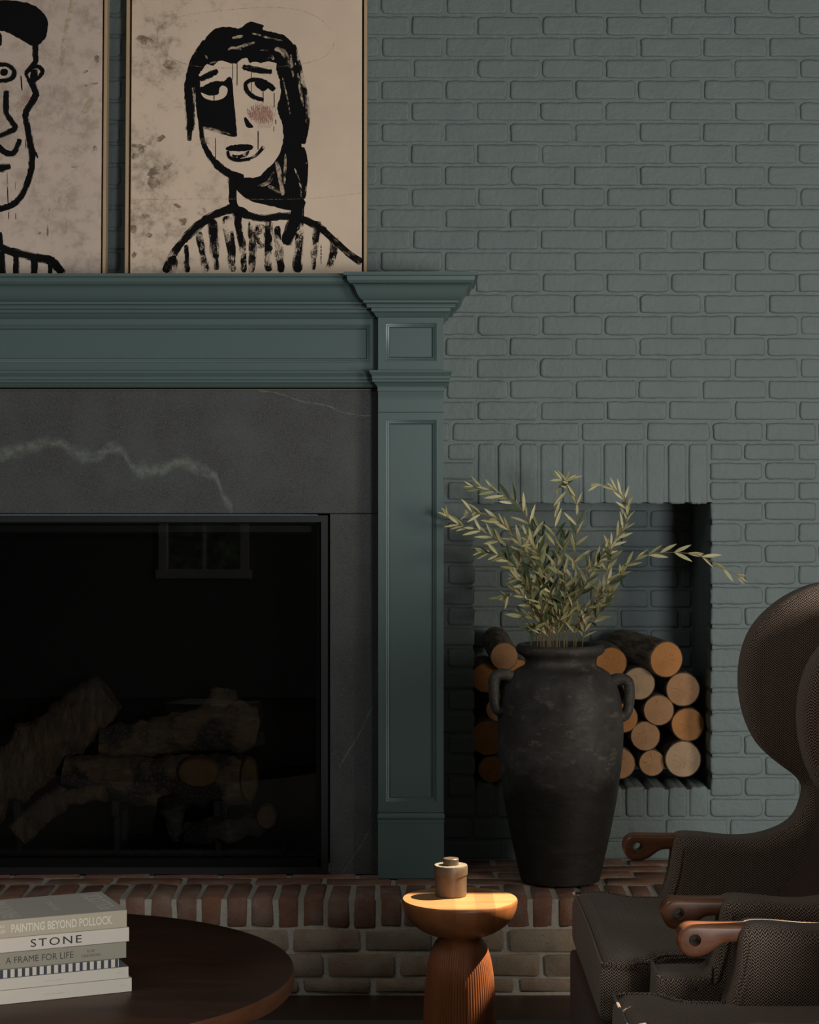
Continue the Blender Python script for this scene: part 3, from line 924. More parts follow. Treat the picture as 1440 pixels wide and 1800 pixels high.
def gas_log(label, paths, mat, Y, seedv, endmat=None, end=None):
    """paths: list of ([(px, py, dy)], [r px])"""
    p0 = W(paths[0][0][0][0], paths[0][0][0][1], Y)
    root = empty('ceramic_log', p0)
    tag(root, label, 'log', 'ceramic logs in the firebox')
    for i, (pp, rr) in enumerate(paths):
        path = catmull([W(a, b, Y + c) - p0 for a, b, c in pp], 12)
        v, f = tube(path, [r / F * (Y + D) for r in rr], 36, 0.013, 24, 0.85, True, seedv + i)
        obj('log_body' if i == 0 else 'branch_stub', v, f, mat, root, sharp=55)
    if end:
        for (px, py, rx, rz, dy, nx) in end:
            c = W(px, py, Y + dy) - p0
            rx, rz = rx / F * (Y + D), rz / F * (Y + D)
            v = []
            for k, (s, dd) in enumerate(((1.05, .022), (1.0, -.002), (0.9, -.008), (0.5, -.003))):
                for a in range(20):
                    q = 2 * math.pi * a / 20
                    wob = 1 + .07 * noise.noise(Vector((math.cos(q) * 2, math.sin(q) * 2, seedv)))
                    v.append(c + Vector((rx * s * wob * math.cos(q), dd + nx * rx * s * math.cos(q), rz * s * wob * math.sin(q))))
            f = [(j * 20 + a, j * 20 + (a + 1) % 20, (j + 1) * 20 + (a + 1) % 20, (j + 1) * 20 + a) for j in range(3) for a in range(20)]
            f.append(tuple(60 + a for a in range(20)))
            obj('sawn_knot', v, f, endmat, root, sharp=60)
    return root
gas_log('large ceramic log leaning diagonally at the left with a short branch stub', [([(-70, 1462, 0), (0, 1385, .0), (60, 1330, .02), (120, 1280, .04), (170, 1235, .06), (192, 1218, .06)], [40, 46, 50, 48, 42, 33]), ([(50, 1345, .02), (47, 1310, .01), (44, 1273, .0)], [27, 23, 18])], M['gaslog_bare'], YL + .02, 1.3)
gas_log('upper horizontal ceramic log with a knobby stub near its right end', [([(176, 1303, 0), (225, 1303, 0), (300, 1290, 0), (380, 1276, 0), (425, 1277, 0), (446, 1279, .01)], [25, 30, 34, 41, 44, 40]), ([(385, 1255, .01), (390, 1232, .01), (393, 1212, .02)], [32, 26, 19])], M['gaslog'], YL + .04, 4.1)
gas_log('thick lower ceramic log with a round sawn knot facing the glass', [([(112, 1352, 0), (170, 1362, 0), (250, 1372, 0), (330, 1372, 0), (400, 1373, 0), (438, 1370, .01)], [24, 32, 42, 46, 46, 42])], M['gaslog'], YL - .01, 7.7, M['gaslog_end'], [(349, 1358, 36, 26, -.074, 0.0), (438, 1370, 15, 38, -.048, 0.5)])
gas_log('small forked ceramic log lying low at the front left', [([(30, 1467, -.03), (60, 1440, -.02), (100, 1408, .0), (112, 1385, .01)], [22, 23, 20, 10]), ([(95, 1412, -.01), (140, 1398, -.01), (188, 1390, -.01)], [14, 14, 17])], M['gaslog_bare'], YL - .045, 11.2)
gas_log('short charred ceramic stub standing at the front centre', [([(298, 1402, 0), (303, 1425, -.01), (308, 1455, -.02), (306, 1478, -.03)], [18, 22, 16, 7])], M['gaslog_char'], YL - .085, 15.0)
gas_log('curved charred ceramic branch with an upturned tan tip at the right', [([(325, 1462, 0), (370, 1460, 0), (420, 1458, 0), (455, 1446, 0), (480, 1422, 0)], [18, 21, 20, 19, 10])], M['gaslog_char'], YL - .09, 19.0, M['gaslog_end'], [(468, 1436, 17, 21, -.030, .2)])

# ------------------------------------------------------------------ mantel
mant = empty('fireplace_mantel', (XC, 0, HZ))
tag(mant, 'dark teal painted wooden mantel with stepped cornice and panelled pilasters', 'mantel')
mo = Vector(mant.location)
ZT = WZ(477.5, -0.44)            # shelf top of the capital
u_ = 0.348e-3
CORN = [(290, 83), (290, 110), (262, 114), (262, 120), (257, 150), (246, 166), (240, 172), (224, 177), (209, 188), (199, 203), (191, 222), (184, 240), (176, 258), (166, 276), (153, 293), (140, 305), (125, 312), (125, 330), (112, 333), (103, 339), (97, 349), (95, 368), (58, 372), (57, 398), (44, 404), (34, 414), (26, 428), (14, 442), (0, 450)]
CORN = [(o * u_, ZT - (y - 83) * u_) for o, y in CORN]
NECK = [(0, 900), (73, 904), (74, 920), (66, 932), (56, 946), (52, 952), (53, 975), (46, 980), (51, 986), (51, 1000), (38, 1006), (28, 1016), (20, 1028), (10, 1038), (6, 1050), (6, 1078), (0, 1082)]
NECK = [(o * u_, ZT - (y - 83) * u_) for o, y in NECK]
def sweep_u(x0, x1, yf, prof, yback=0.0, top=True):
    v, f = [], []
    for o, z in prof:
        v += [(x0 - o, yback, z), (x0 - o, yf - o, z), (x1 + o, yf - o, z), (x1 + o, yback, z)]
    for j in range(len(prof) - 1):
        for k in range(3):
            f.append((j * 4 + k, j * 4 + k + 1, j * 4 + 5 + k, j * 4 + 4 + k))
    if top: f.append((0, 1, 2, 3))
    n = len(prof) - 1
    f.append((n * 4, n * 4 + 1, n * 4 + 2, n * 4 + 3))
    return v, f
def sweep_line(x0, x1, yf, prof, yback=0.0):
    v, f = [], []
    for o, z in prof:
        v += [(x0, yf - o, z), (x1, yf - o, z)]
    for j in range(len(prof) - 1):
        f.append((j * 2, j * 2 + 1, j * 2 + 3, j * 2 + 2))
    n = len(v)
    zt, zb = prof[0][1], prof[-1][1]
    v += [(x0, yback, zt), (x1, yback, zt), (x0, yback, zb), (x1, yback, zb)]
    f += [(0, 1, n + 1, n), (n - 2, n - 1, n + 3, n + 2)]
    return v, f
PANEL = [(0.0, 0.0), (0.0012, 0.0035), (0.005, 0.0045), (0.0065, 0.0075), (0.010, 0.0085), (0.0125, 0.0125), (0.0135, 0.016)]
def panel_face(x0, x1, z0, z1, a0, a1, c0, c1, yf):
    """a flat face x0..x1, z0..z1 with a recessed moulded panel a0..a1, c0..c1"""
    rings = [(x0, x1, z0, z1, yf)] + [(a0 + i, a1 - i, c0 + i, c1 - i, yf + d) for i, d in PANEL]
    v, f = [], []
    for q in rings:
        v += [(q[0], q[4], q[2]), (q[1], q[4], q[2]), (q[1], q[4], q[3]), (q[0], q[4], q[3])]
    for j in range(len(rings) - 1):
        for k in range(4):
            f.append((j * 4 + k, j * 4 + (k + 1) % 4, j * 4 + 4 + (k + 1) % 4, j * 4 + 4 + k))
    n = (len(rings) - 1) * 4
    f.append((n, n + 1, n + 2, n + 3))
    return v, f
def face_block(x0, x1, z0, z1, a0, a1, c0, c1, yf, yb=0.0):
    v, f = panel_face(x0, x1, z0, z1, a0, a1, c0, c1, yf)
    n = len(v)
    v = v + [(x0, yb, z0), (x1, yb, z0), (x1, yb, z1), (x0, yb, z1)]
    f = f + [(0, 1, n + 1, n), (1, 2, n + 2, n + 1), (2, 3, n + 3, n + 2), (3, 0, n, n + 3), (n, n + 3, n + 2, n + 1)]
    return v, f
def part(name, vf, sharp=25): return obj(name, vf[0], vf[1], M['mantel'], mant, -mo, sharp=sharp)
ZCAP0, ZCAP1 = NECK[0][1], CORN[-1][1]
ZSH1 = ZT - (1262 - 83) * u_
ZB1, ZB0 = WZ(1426, YP), WZ(1447, YP)
for mir in (False, True):
    a, b = (XP0, XP1) if not mir else (2 * XC - XP1, 2 * XC - XP0)
    p0, p1 = a + (WX(678, YP) - XP0), b - (XP1 - WX(767.5, YP))
    part('capital_cornice', sweep_u(a, b, YP, CORN))
    part('capital_block', face_block(a, b, ZCAP0, ZCAP1, p0, p1, WZ(634.6, YP), WZ(568, YP), YP))
    part('neck_moulding', sweep_u(a, b, YP, NECK))
    # concave band under the neck
    cv = [(0.0055 * (1 - math.sin(k / 8 * math.pi / 2)), NECK[-1][1] - k / 8 * 0.036) for k in range(9)] + [(0, ZSH1 + .0006)]
    part('cove_band', sweep_line(a, b, YP, cv))
    part('shaft', face_block(a, b, ZB1 + .0004, ZSH1 - .0006, p0, p1, WZ(1410, YP), WZ(738, YP), YP))
    bp = [(0, ZB1), (0.0015, ZB1 - .002), (-0.0015, ZB1 - .006), (0.0015, ZB1 - .010), (0.003, ZB1 - .015), (0.003, ZB1 - .020), (-0.001, ZB1 - .026), (0.0015, ZB1 - .029), (0.0015, ZB0 + .001), (0.001, ZB0)]
    part('base_moulding', sweep_u(a, b, YP, bp))
    part('plinth', (lambda q: (q.v, q.f))(MB().box(a - .001, b + .001, YP - .002, -.001, HZ + .001, ZB0 - .0004, .001)))
fa, fbx = 2 * XC - XP0, XP0
part('frieze_cornice', sweep_line(fa, fbx, YF, CORN))
part('frieze', face_block(fa, fbx, ZCAP0 - .001, ZCAP1, fa + (XP0 - WX(651, YF)), WX(651, YF), WZ(637, YF), WZ(571, YF), YF))
part('frieze_moulding', sweep_line(fa, fbx, YF, [q for q in NECK[:-3]] + [(0, NECK[-4][1] - .002)]))

# ------------------------------------------------------------------ two framed paintings leaning on the wall
ZSF = ZT                          # they stand on the mantel shelf
YB = -0.105                       # front of the frames at the shelf
LEAN = math.atan(0.042 / 0.84)
TL = math.tan(LEAN)
def canvas_uv(px, py, yb=YB):
    """pixel -> (x, h) on the leaning picture plane"""
    vv = -(py - VY) / F
    t_ = (D + yb + TL * (ZC - ZSF)) / (1 - vv * TL)
    return ((px - VX) / F * t_, (ZC + vv * t_ - ZSF) / math.cos(LEAN))

class Paint:
    """strokes on one sheet; coordinates go through tr (zoom coordinates -> picture plane)"""
    def __init__(s, root, x0):
        s.root, s.x0, s.layers, s.k = root, x0, {}, 0
    def lay(s, mat):
        return s.layers.setdefault(mat, ([], [], []))
    def off(s, base):
        s.k += 1
        return -(base + s.k * 0.000012)
    def poly(s, mat, pts, tr, n=5, jit=0.0, base=0.0006, smooth=True):
        p = catmull([(a, b) for a, b in pts], n, True) if smooth else [Vector(q) for q in pts]
        V, Fc, U = s.lay(mat)
        o = len(V); y = s.off(base)
        ids = []
        for q in p:
            q = Vector((q.x + random.uniform(-jit, jit), q.y + random.uniform(-jit, jit)))
            x, h = canvas_uv(*tr(q.x, q.y))
            V.append((x - s.x0, y, h)); U.append((q.x / 40, q.y / 40)); ids.append(len(V) - 1)
        Fc.append(tuple(ids))
    def line(s, mat, pts, ws, tr, n=6, jit=0.06, base=0.0006, cap=True):
        if mat == 'ink' and max(ws) > 14:
            s.line('ink_dry', pts, [q * 1.28 + 3 for q in ws], tr, n, .14, base - .0001, cap)
        p = catmull([(a, b) for a, b in pts], n) if len(pts) > 2 else [Vector(pts[0]).lerp(Vector(pts[1]), k / n) for k in range(n + 1)]
        w = lerp_list(list(ws) if isinstance(ws, (tuple, list)) else [ws], len(p))
        V, Fc, U = s.lay(mat)
        o = len(V); y = s.off(base)
        L = 0; m = len(p)
        for i in range(m):
            t_ = (p[min(i + 1, m - 1)] - p[max(i - 1, 0)])
            t_ = t_.normalized() if t_.length > 1e-9 else Vector((1, 0))
            nn = Vector((-t_.y, t_.x))
            if i: L += (p[i] - p[i - 1]).length
            taper = 1.0
            if cap and (i == 0 or i == m - 1): taper = 0.55
            hw = w[i] / 2 * taper
            for sd_, vv in ((-1, 0.0), (0, 0.5), (1, 1.0)):
                q = p[i] + nn * sd_ * hw * (1 + random.uniform(-jit, jit))
                x, h = canvas_uv(*tr(q.x, q.y))
                V.append((x - s.x0, y, h)); U.append((L / max(w) * 0.6 + s.k * 3.1, vv + s.k * 1.7))
        for i in range(m - 1):
            a = o + i * 3
            Fc += [(a, a + 1, a + 4, a + 3), (a + 1, a + 2, a + 5, a + 4)]
    def build(s, parent, names):
        for mat, (V, Fc, U) in s.layers.items():
            tag(obj(names.get(mat, 'brush_strokes'), V, Fc, M[mat], parent, fix=False, uvs=U), kind='stuff')

def picture(name, label, x0, x1, hh, canvas_mat):
    """x0..x1 outer frame edges at the shelf"""
    root = empty(name, ((x0 + x1) / 2, YB, ZSF + .0015), rot=(-LEAN, 0, 0))
    tag(root, label, 'painting', 'framed portraits on the mantel')
    w = (x1 - x0) / 2
    fw, dp = 0.010, 0.045
    for nm, b in (('frame_rail', (-w, w, 0, fw)), ('frame_rail', (-w, w, hh - fw, hh)), ('frame_stile', (-w, -w + fw, fw, hh - fw)), ('frame_stile', (w - fw, w, fw, hh - fw))):
        MB().box(b[0], b[1], 0, dp, b[2], b[3], .0008).build(nm, M['ash'], root)
    MB().box(-w + fw, w - fw, dp - .008, dp - .002, fw, hh - fw).build('backing', M['shadow_gap'], root)
    g = 0.006
    cv = MB().box(-w + fw + g, w - fw - g, .005, dp - .008, fw + g, hh - fw - g, .0015).build('canvas', canvas_mat, root)
    return root, cv

XR0, XR1 = canvas_uv(219, 478)[0], canvas_uv(645, 478)[0]
XL1 = canvas_uv(185.5, 478)[0]
XL0 = XL1 - (XR1 - XR0)
PH = 1.02
rt, cvr = picture('framed_painting', 'framed portrait of a long haired figure in a striped top, right of the pair', XR0, XR1, PH, M['canvas_b'])
lt, cvl = picture('framed_painting', 'framed portrait of a short haired figure, cut by the left edge of the photo', XL0, XL1, PH, M['canvas_a'])

z7 = lambda x, y: (300 + x / 5.143, 20 + y / 5.143)
z1 = lambda x, y: (x / 2.182, y / 2.182)
z8 = lambda x, y: (x / 3.6, y / 3.6)
OFFY = 0.005     # canvas face sits this far behind the frame front
# --- right portrait
P = Paint(rt, (XR0 + XR1) / 2)
class Lay: pass
def sh(base): return base - OFFY
B0, B1, B2 = sh(0.0003), sh(0.0008), sh(0.0013)
# hair
P.poly('ink', [(262, 300), (300, 262), (360, 190), (420, 152), (520, 140), (620, 152), (680, 110), (735, 93), (840, 130), (826, 165), (905, 185), (1010, 210), (1085, 270), (1125, 330), (1142, 420), (1100, 520), (1040, 545), (965, 500), (955, 470), (880, 452), (820, 468), (750, 455), (715, 466), (690, 420), (640, 436), (590, 472), (530, 466), (440, 448), (385, 492), (330, 478), (290, 520), (245, 585), (210, 660), (165, 620), (170, 520), (215, 420)], z7, 5, 4, B0)
P.poly('ink', [(960, 480), (1060, 470), (1150, 500), (1175, 620), (1200, 720), (1215, 830), (1222, 900), (1215, 1040), (1185, 1200), (1205, 1290), (1215, 1400), (1208, 1560), (1190, 1700), (1175, 1790), (1060, 1800), (900, 1760), (740, 1720), (640, 1660), (560, 1560), (545, 1490), (620, 1500), (720, 1505), (800, 1490), (880, 1420), (960, 1330), (1005, 1230), (1018, 1120), (1005, 1010), (975, 930), (965, 860), (995, 740), (985, 620), (965, 560)], z7, 5, 4, B0)
P.line('ink_dry', [(1110, 300), (1150, 450), (1180, 600), (1215, 760), (1235, 900), (1222, 1060), (1195, 1200)], [40, 55, 50], z7, 6, .08, B0)
P.line('ink_dry', [(1190, 1230), (1218, 1360), (1215, 1500), (1200, 1700)], [40, 50, 40], z7, 6, .08, B0)
P.line('ink_dry', [(300, 262), (235, 360), (190, 450), (160, 560), (140, 680)], [20, 34, 26], z7, 6, .08, B0)
P.line('ink', [(205, 500), (180, 620), (168, 760), (172, 900), (178, 1000), (170, 1080)], [70, 75, 68, 62, 55], z7, 6, .06, B0)
P.line('ink_dry', [(176, 980), (172, 1080), (166, 1175)], [55, 46, 36], z7, 6, .08, B0)
P.line('ink', [(238, 580), (243, 720), (250, 850), (262, 960), (278, 1080), (296, 1190), (335, 1280), (400, 1370), (480, 1440), (570, 1490), (660, 1510)], [36, 34, 30, 34, 44, 60, 60], z7, 6, .06, B0)
# shaded cheek around the left eye
P.poly('ink', [(252, 705), (292, 682), (340, 650), (410, 632), (480, 632), (515, 598), (548, 600), (560, 660), (570, 800), (582, 930), (592, 1040), (598, 1130), (540, 1132), (470, 1112), (400, 1088), (340, 1068), (285, 1048), (262, 960), (248, 850)], z7, 4, 3, B0)
P.poly('bare', [(274, 735), (310, 750), (345, 762), (390, 762), (432, 748), (440, 700), (468, 672), (512, 698), (506, 750), (474, 786), (410, 806), (340, 800), (292, 772)], z7, 5, 1, B1)
P.line('pale_dry', [(290, 1052), (400, 1078), (540, 1118)], [20, 34, 16], z7, 6, .1, B1)
P.line('ink', [(392, 755), (392, 806)], [9], z7, 4, .05, B2)
# brows, right eye, nose, mouth
P.line('ink', [(262, 618), (330, 586), (395, 552), (426, 535)], [34, 42, 42, 26], z7, 6, .06, B0)
P.line('ink', [(650, 500), (740, 522), (840, 540), (916, 546)], [34, 44, 40, 34], z7, 6, .06, B0)
P.line('ink', [(940, 712), (885, 668), (830, 636), (765, 620), (705, 628), (676, 664), (688, 718), (730, 762), (790, 790), (842, 800)], [34, 40, 34, 28, 28, 32, 30, 24], z7, 6, .06, B0)
P.poly('ink', [(758, 645), (800, 640), (850, 640), (892, 672), (870, 705), (838, 724), (800, 705), (772, 680)], z7, 4, 2, B0)
P.poly('ink', [(662, 980), (670, 958), (684, 962), (712, 1000), (748, 1046), (712, 1056), (682, 1040)], z7, 4, 1, B0)
P.poly('ink', [(495, 1240), (535, 1216), (600, 1206), (690, 1204), (742, 1216), (736, 1248), (690, 1262), (620, 1268), (560, 1264), (520, 1262)], z7, 4, 3, B0)
P.line('ink', [(518, 1262), (524, 1310), (566, 1340), (640, 1346), (720, 1336)], [22, 30, 26, 22], z7, 6, .06, B0)
P.line('ink_dry', [(700, 1340), (760, 1312), (812, 1262), (842, 1222)], [22, 28, 34], z7, 6, .06, B0)
P.poly('ink_dry', [(556, 1296), (620, 1300), (690, 1268), (712, 1262), (690, 1308), (640, 1326), (580, 1330)], z7, 4, 2, B0)
for (x, a, b, w) in ((790, 1080, 1255, 9), (405, 1145, 1335, 7), (600, 465, 675, 7), (560, 470, 620, 6), (728, 540, 742, 6), (836, 720, 830, 7), (935, 735, 872, 7), (950, 980, 1022, 8), (932, 1040, 1090, 5)):
    P.line('ink', [(x, a), (x + 1, (a + b) / 2), (x, b)], [w], z7, 4, .1, B0)
# bare streaks in the hair
for pts_, w in (([(556, 242), (610, 232), (655, 222)], 30), ([(590, 335), (660, 312), (760, 282)], 30), ([(515, 350), (560, 330), (640, 345)], 24), ([(735, 200), (800, 215), (900, 245), (1010, 265)], 18), ([(940, 340), (1010, 360), (1050, 430), (1085, 520)], 56), ([(1085, 390), (1095, 480), (1110, 600)], 22), ([(870, 430), (905, 400), (930, 440)], 30), ([(810, 352), (880, 354)], 8), ([(1010, 600), (1045, 740), (1080, 930)], 14), ([(310, 400), (322, 420), (318, 440)], 22), ([(1040, 1290), (1035, 1400), (1030, 1560)], 26), ([(1150, 560), (1170, 700), (1200, 860)], 26), ([(350, 470), (400, 460), (430, 470)], 16), ([(195, 690), (205, 760), (210, 820)], 14), ([(880, 1580), (960, 1620), (1010, 1640)], 40), ([(1120, 1420), (1170, 1560), (1180, 1680)], 18)):
    P.line('pale_dry', pts_, [w * .6, w, w * .6], z7, 5, .1, B1)
# neck, lock over the shoulder
P.line('ink', [(888, 672), (892, 730), (896, 800)], [22, 20, 24], z1, 6, .08, B0)
P.line('ink', [(1125, 740), (1138, 810), (1118, 880), (1096, 940)], [60, 46, 40, 28], z1, 6, .06, B0)
P.poly('ink', [(930, 688), (985, 690), (1050, 650), (1085, 580), (1165, 570), (1172, 640), (1165, 752), (1100, 765), (1050, 745), (1000, 725), (955, 712)], z1, 4, 1.5, B0)
P.line('pale_dry', [(1060, 620), (1075, 680), (1085, 750)], [14, 20, 14], z1, 5, .1, B1)
P.line('pale_dry', [(990, 715), (1030, 700), (1050, 660)], [8, 16, 10], z1, 5, .1, B1)
# shoulders and shirt stripes
P.line('ink', [(915, 800), (870, 806), (800, 838), (745, 880), (700, 925)], [30, 22, 24, 22], z1, 6, .06, B0)
P.line('ink_dry', [(705, 920), (665, 975), (632, 1046)], [24, 30, 28], z1, 6, .06, B0)
P.line('ink', [(900, 805), (950, 826), (1000, 838), (1060, 832), (1130, 834), (1195, 856), (1250, 890)], [34, 20, 20, 22, 20, 22], z1, 6, .06, B0)
P.line('ink_dry', [(1235, 880), (1290, 930), (1340, 975), (1388, 1008)], [26, 24, 30], z1, 6, .06, B0)
for mt, pts_, w in (('ink', [(815, 842), (822, 950), (832, 1036)], (26, 24, 22)), ('ink_dry', [(868, 830), (885, 930), (892, 1044)], (24, 30, 20)), ('ink', [(908, 806), (915, 870), (925, 930)], (30, 24, 16)), ('ink_dry', [(920, 900), (932, 960), (936, 1046)], (18, 20, 16)), ('ink_dry', [(960, 850), (968, 960), (962, 1046)], (16, 22, 18)), ('ink', [(1026, 842), (1028, 900), (1030, 965)], (26, 26, 20)), ('ink_dry', [(1030, 940), (1028, 1000), (1032, 1042)], (24, 22, 18)), ('ink_faint', [(1064, 870), (1070, 960), (1080, 1046)], (20, 26, 22)), ('ink_dry', [(1150, 846), (1146, 940), (1140, 1046)], (26, 24, 26)), ('ink_dry', [(1222, 850), (1206, 950), (1202, 1036)], (24, 20, 14)), ('ink_dry', [(1282, 905), (1278, 980), (1258, 1046)], (26, 24, 20)), ('ink', [(715, 940), (716, 990), (720, 1046)], (14, 16, 16)), ('ink_dry', [(764, 890), (774, 960), (790, 1046)], (20, 18, 22)), ('ink_faint', [(1000, 860), (990, 900), (1012, 950)], (30, 30, 26)), ('ink_faint', [(655, 985), (665, 1015), (650, 1046)], (26, 30, 26)), ('ink', [(1065, 868), (1066, 884)], (12, 12)), ('ink', [(1232, 940), (1232, 1016)], (3, 3))):
    P.line('ink_faint', pts_, [q * 1.5 for q in w], z1, 6, .12, B0 - .0001)
    P.line('ink_patchy', pts_, [q * 1.15 for q in w], z1, 6, .14, B0)
    if mt == 'ink' and len(pts_) > 2:
        P.line('ink_dry', pts_, [q * .8 for q in w], z1, 6, .10, B0)
# blush, pencil loop, fold and stains
for k in range(3):
    zz = []
    for i in range(26):
        a = i / 25
        zz.append((700 + 220 * a + (-14 if i % 2 else 14), 920 + (-1 if i % 2 else 1) * (30 + 55 * math.sin(a * 3)) + random.uniform(-14, 14) + k * 14))
    P.line('pink', zz, [7], z7, 4, .1, B1 + .0004, False)
for k in range(5):
    cx = 800 + k * 26
    P.line('pink', [(cx, 830), (cx + 30, 940), (cx - 10, 1060), (cx + 34, 980), (cx + 50, 850)], [5], z7, 6, .1, B1 + .0004, False)
P.line('pencil', [(945 + 342 * math.cos(a / 20 * 2 * math.pi) , 148 + 122 * math.sin(a / 20 * 2 * math.pi) + 10 * math.sin(a)) for a in range(20)], [2.4], z1, 5, .05, B0)
P.line('pencil', [(500, 768), (760, 764), (1150, 764), (1386, 742)], [2.2], z1, 8, .05, B0)
for (x, y, rx, ry, ro) in ((545, 578, 22, 14, -.8), (600, 655, 40, 14, -.5), (560, 830, 16, 10, 0), (775, 815, 16, 18, .4), (588, 700, 26, 22, .9), (614, 532, 22, 10, -.6), (512, 880, 14, 16, 0), (572, 905, 13, 9, .3), (520, 600, 14, 12, 0), (680, 790, 20, 8, .4), (640, 640, 26, 8, -.6), (530, 560, 26, 9, .2), (700, 850, 12, 14, 0), (604, 190, 10, 8, 0), (560, 160, 40, 18, .4), (650, 250, 30, 20, .3), (790, 540, 34, 12, 0), (515, 980, 8, 12, 0)):
    P.poly('stain', [(x + rx * math.cos(q) * math.cos(ro) - ry * math.sin(q) * math.sin(ro) + random.uniform(-3, 3), y + rx * math.cos(q) * math.sin(ro) + ry * math.sin(q) * math.cos(ro) + random.uniform(-3, 3)) for q in [k * math.pi / 5 for k in range(10)]], z1, 3, .6, sh(.0002))
NAMES = {'ink_patchy': 'patchy_brushwork', 'ink': 'black_brushwork', 'ink_dry': 'dry_brushwork', 'ink_faint': 'faint_brushwork', 'bare': 'bare_eye', 'pale_dry': 'bare_streaks', 'pink': 'pink_crayon', 'pencil': 'pencil_lines', 'stain': 'stains'}
P.build(cvr, NAMES)

# --- left portrait (most of it lies beyond the left edge of the photo)
P = Paint(lt, (XL0 + XL1) / 2)
P.poly('ink', [(-170, 60), (-90, 14), (0, 4), (90, 4), (185, 22), (250, 58), (290, 110), (302, 170), (286, 238), (240, 286), (200, 292), (130, 252), (60, 212), (0, 196), (-80, 205), (-150, 250), (-190, 180)], z8, 5, 3, B0)
P.line('ink', [(222, 280), (222, 340), (224, 388), (190, 432), (160, 466)], [30, 26, 24, 18], z8, 6, .06, B0)
P.line('ink', [(160, 466), (200, 432), (244, 424), (268, 452), (250, 482), (222, 508), (192, 524), (170, 486), (158, 462)], [18, 20, 16, 18], z8, 6, .08, B0)
P.line('ink', [(212, 440), (214, 476), (208, 522)], [34, 36, 26], z8, 5, .06, B0)
P.line('ink', [(196, 520), (226, 590), (198, 648), (160, 718), (170, 800), (188, 900), (200, 980), (194, 1080), (162, 1180), (110, 1268), (50, 1308), (-10, 1322), (-80, 1310), (-150, 1250)], [30, 32, 28, 34, 28, 26, 30, 28], z8, 6, .06, B0)
P.line('ink_dry', [(205, 960), (202, 1080), (170, 1185), (118, 1276), (50, 1318), (-20, 1330)], [24, 24, 22], z8, 6, .06, B0)
P.line('ink', [(-40, 414), (0, 408), (46, 412), (84, 444), (82, 486), (40, 508), (-20, 514)], [20, 22, 24, 18], z8, 6, .06, B0)
P.line('ink', [(22, 436), (24, 480)], [34, 36], z8, 4, .06, B0)
P.line('ink', [(-4, 210), (2, 290)], [16, 16], z8, 4, .06, B0)
P.line('ink', [(40, 574), (36, 640), (38, 710), (66, 762), (98, 804), (60, 834), (-10, 864)], [26, 28, 26, 28, 24], z8, 6, .06, B0)
P.line('ink', [(-20, 916), (30, 966), (80, 970), (108, 930), (124, 880)], [26, 26, 24, 22], z8, 6, .06, B0)
P.line('ink', [(-30, 1066), (20, 1062), (66, 1054)], [36, 40, 26], z8, 6, .06, B0)
for a, b, w in (((131, 478), (138, 572), 9), ((46, 1180), (50, 1306), 6), ((44, 1090), (45, 1170), 3), ((96, 1150), (96, 1200), 3), ((54, 1340), (55, 1390), 5), ((224, 962), (238, 1002), 12), ((160, 880), (162, 940), 5), ((98, 1350), (98, 1390), 4)):
    P.line('ink', [a, b], [w], z8, 4, .15, B0)
P.line('ink', [(-60, 1540), (0, 1562), (60, 1592), (150, 1614), (220, 1630), (300, 1644), (345, 1672), (392, 1732)], [30, 36, 38, 40, 38, 44, 34], z8, 6, .06, B0)
P.line('ink_dry', [(230, 1636), (310, 1650), (352, 1684), (402, 1738)], [50, 56, 46], z8, 6, .06, B0)
for x, a, w in ((8, 1590, 36), (100, 1610, 28), (213, 1630, 32), (315, 1660, 20)):
    P.line('ink', [(x, a), (x + 2, (a + 1740) / 2), (x, 1742)], [w], z8, 5, .06, B0)
P.line('ink', [(2, 1470), (4, 1560)], [18, 24], z8, 4, .1, B0)
zz = []
for i in range(22):
    a = i / 21
    zz.append((95 + 90 * a + (-12 if i % 2 else 12), 690 - 90 * a + (-22 if i % 2 else 22)))
P.line('pink', zz, [4], z8, 4, .1, B1, False)
for (x, y, rx, ry, ro) in ((610, 375, 16, 24, 0), (575, 535, 46, 9, -.2), (540, 455, 18, 7, -.5), (345, 585, 8, 8, 0), (600, 950, 16, 28, 0), (300, 1460, 8, 40, 0), (470, 1058, 30, 3, 0), (250, 1478, 8, 6, 0), (385, 858, 8, 3, -.4), (310, 1330, 4, 12, 0), (275, 1070, 4, 5, 0), (430, 504, 6, 3, 0)):
    P.poly('stain', [(x + rx * math.cos(q) * math.cos(ro) - ry * math.sin(q) * math.sin(ro) + random.uniform(-2, 2), y + rx * math.cos(q) * math.sin(ro) + ry * math.sin(q) * math.cos(ro) + random.uniform(-2, 2)) for q in [k * math.pi / 5 for k in range(10)]], z8, 3, .6, sh(.0002))
for pts_, w in (([(455, 0), (440, 90), (405, 240), (392, 420)], 26), ([(590, 620), (560, 660), (530, 720)], 40), ([(378, 1240), (375, 1290), (430, 1250), (420, 1340)], 16), ([(425, 1390), (415, 1480)], 10)):
    P.line('pale_dry', pts_, [w], z8, 6, .1, sh(.0003))
P.build(cvl, NAMES)

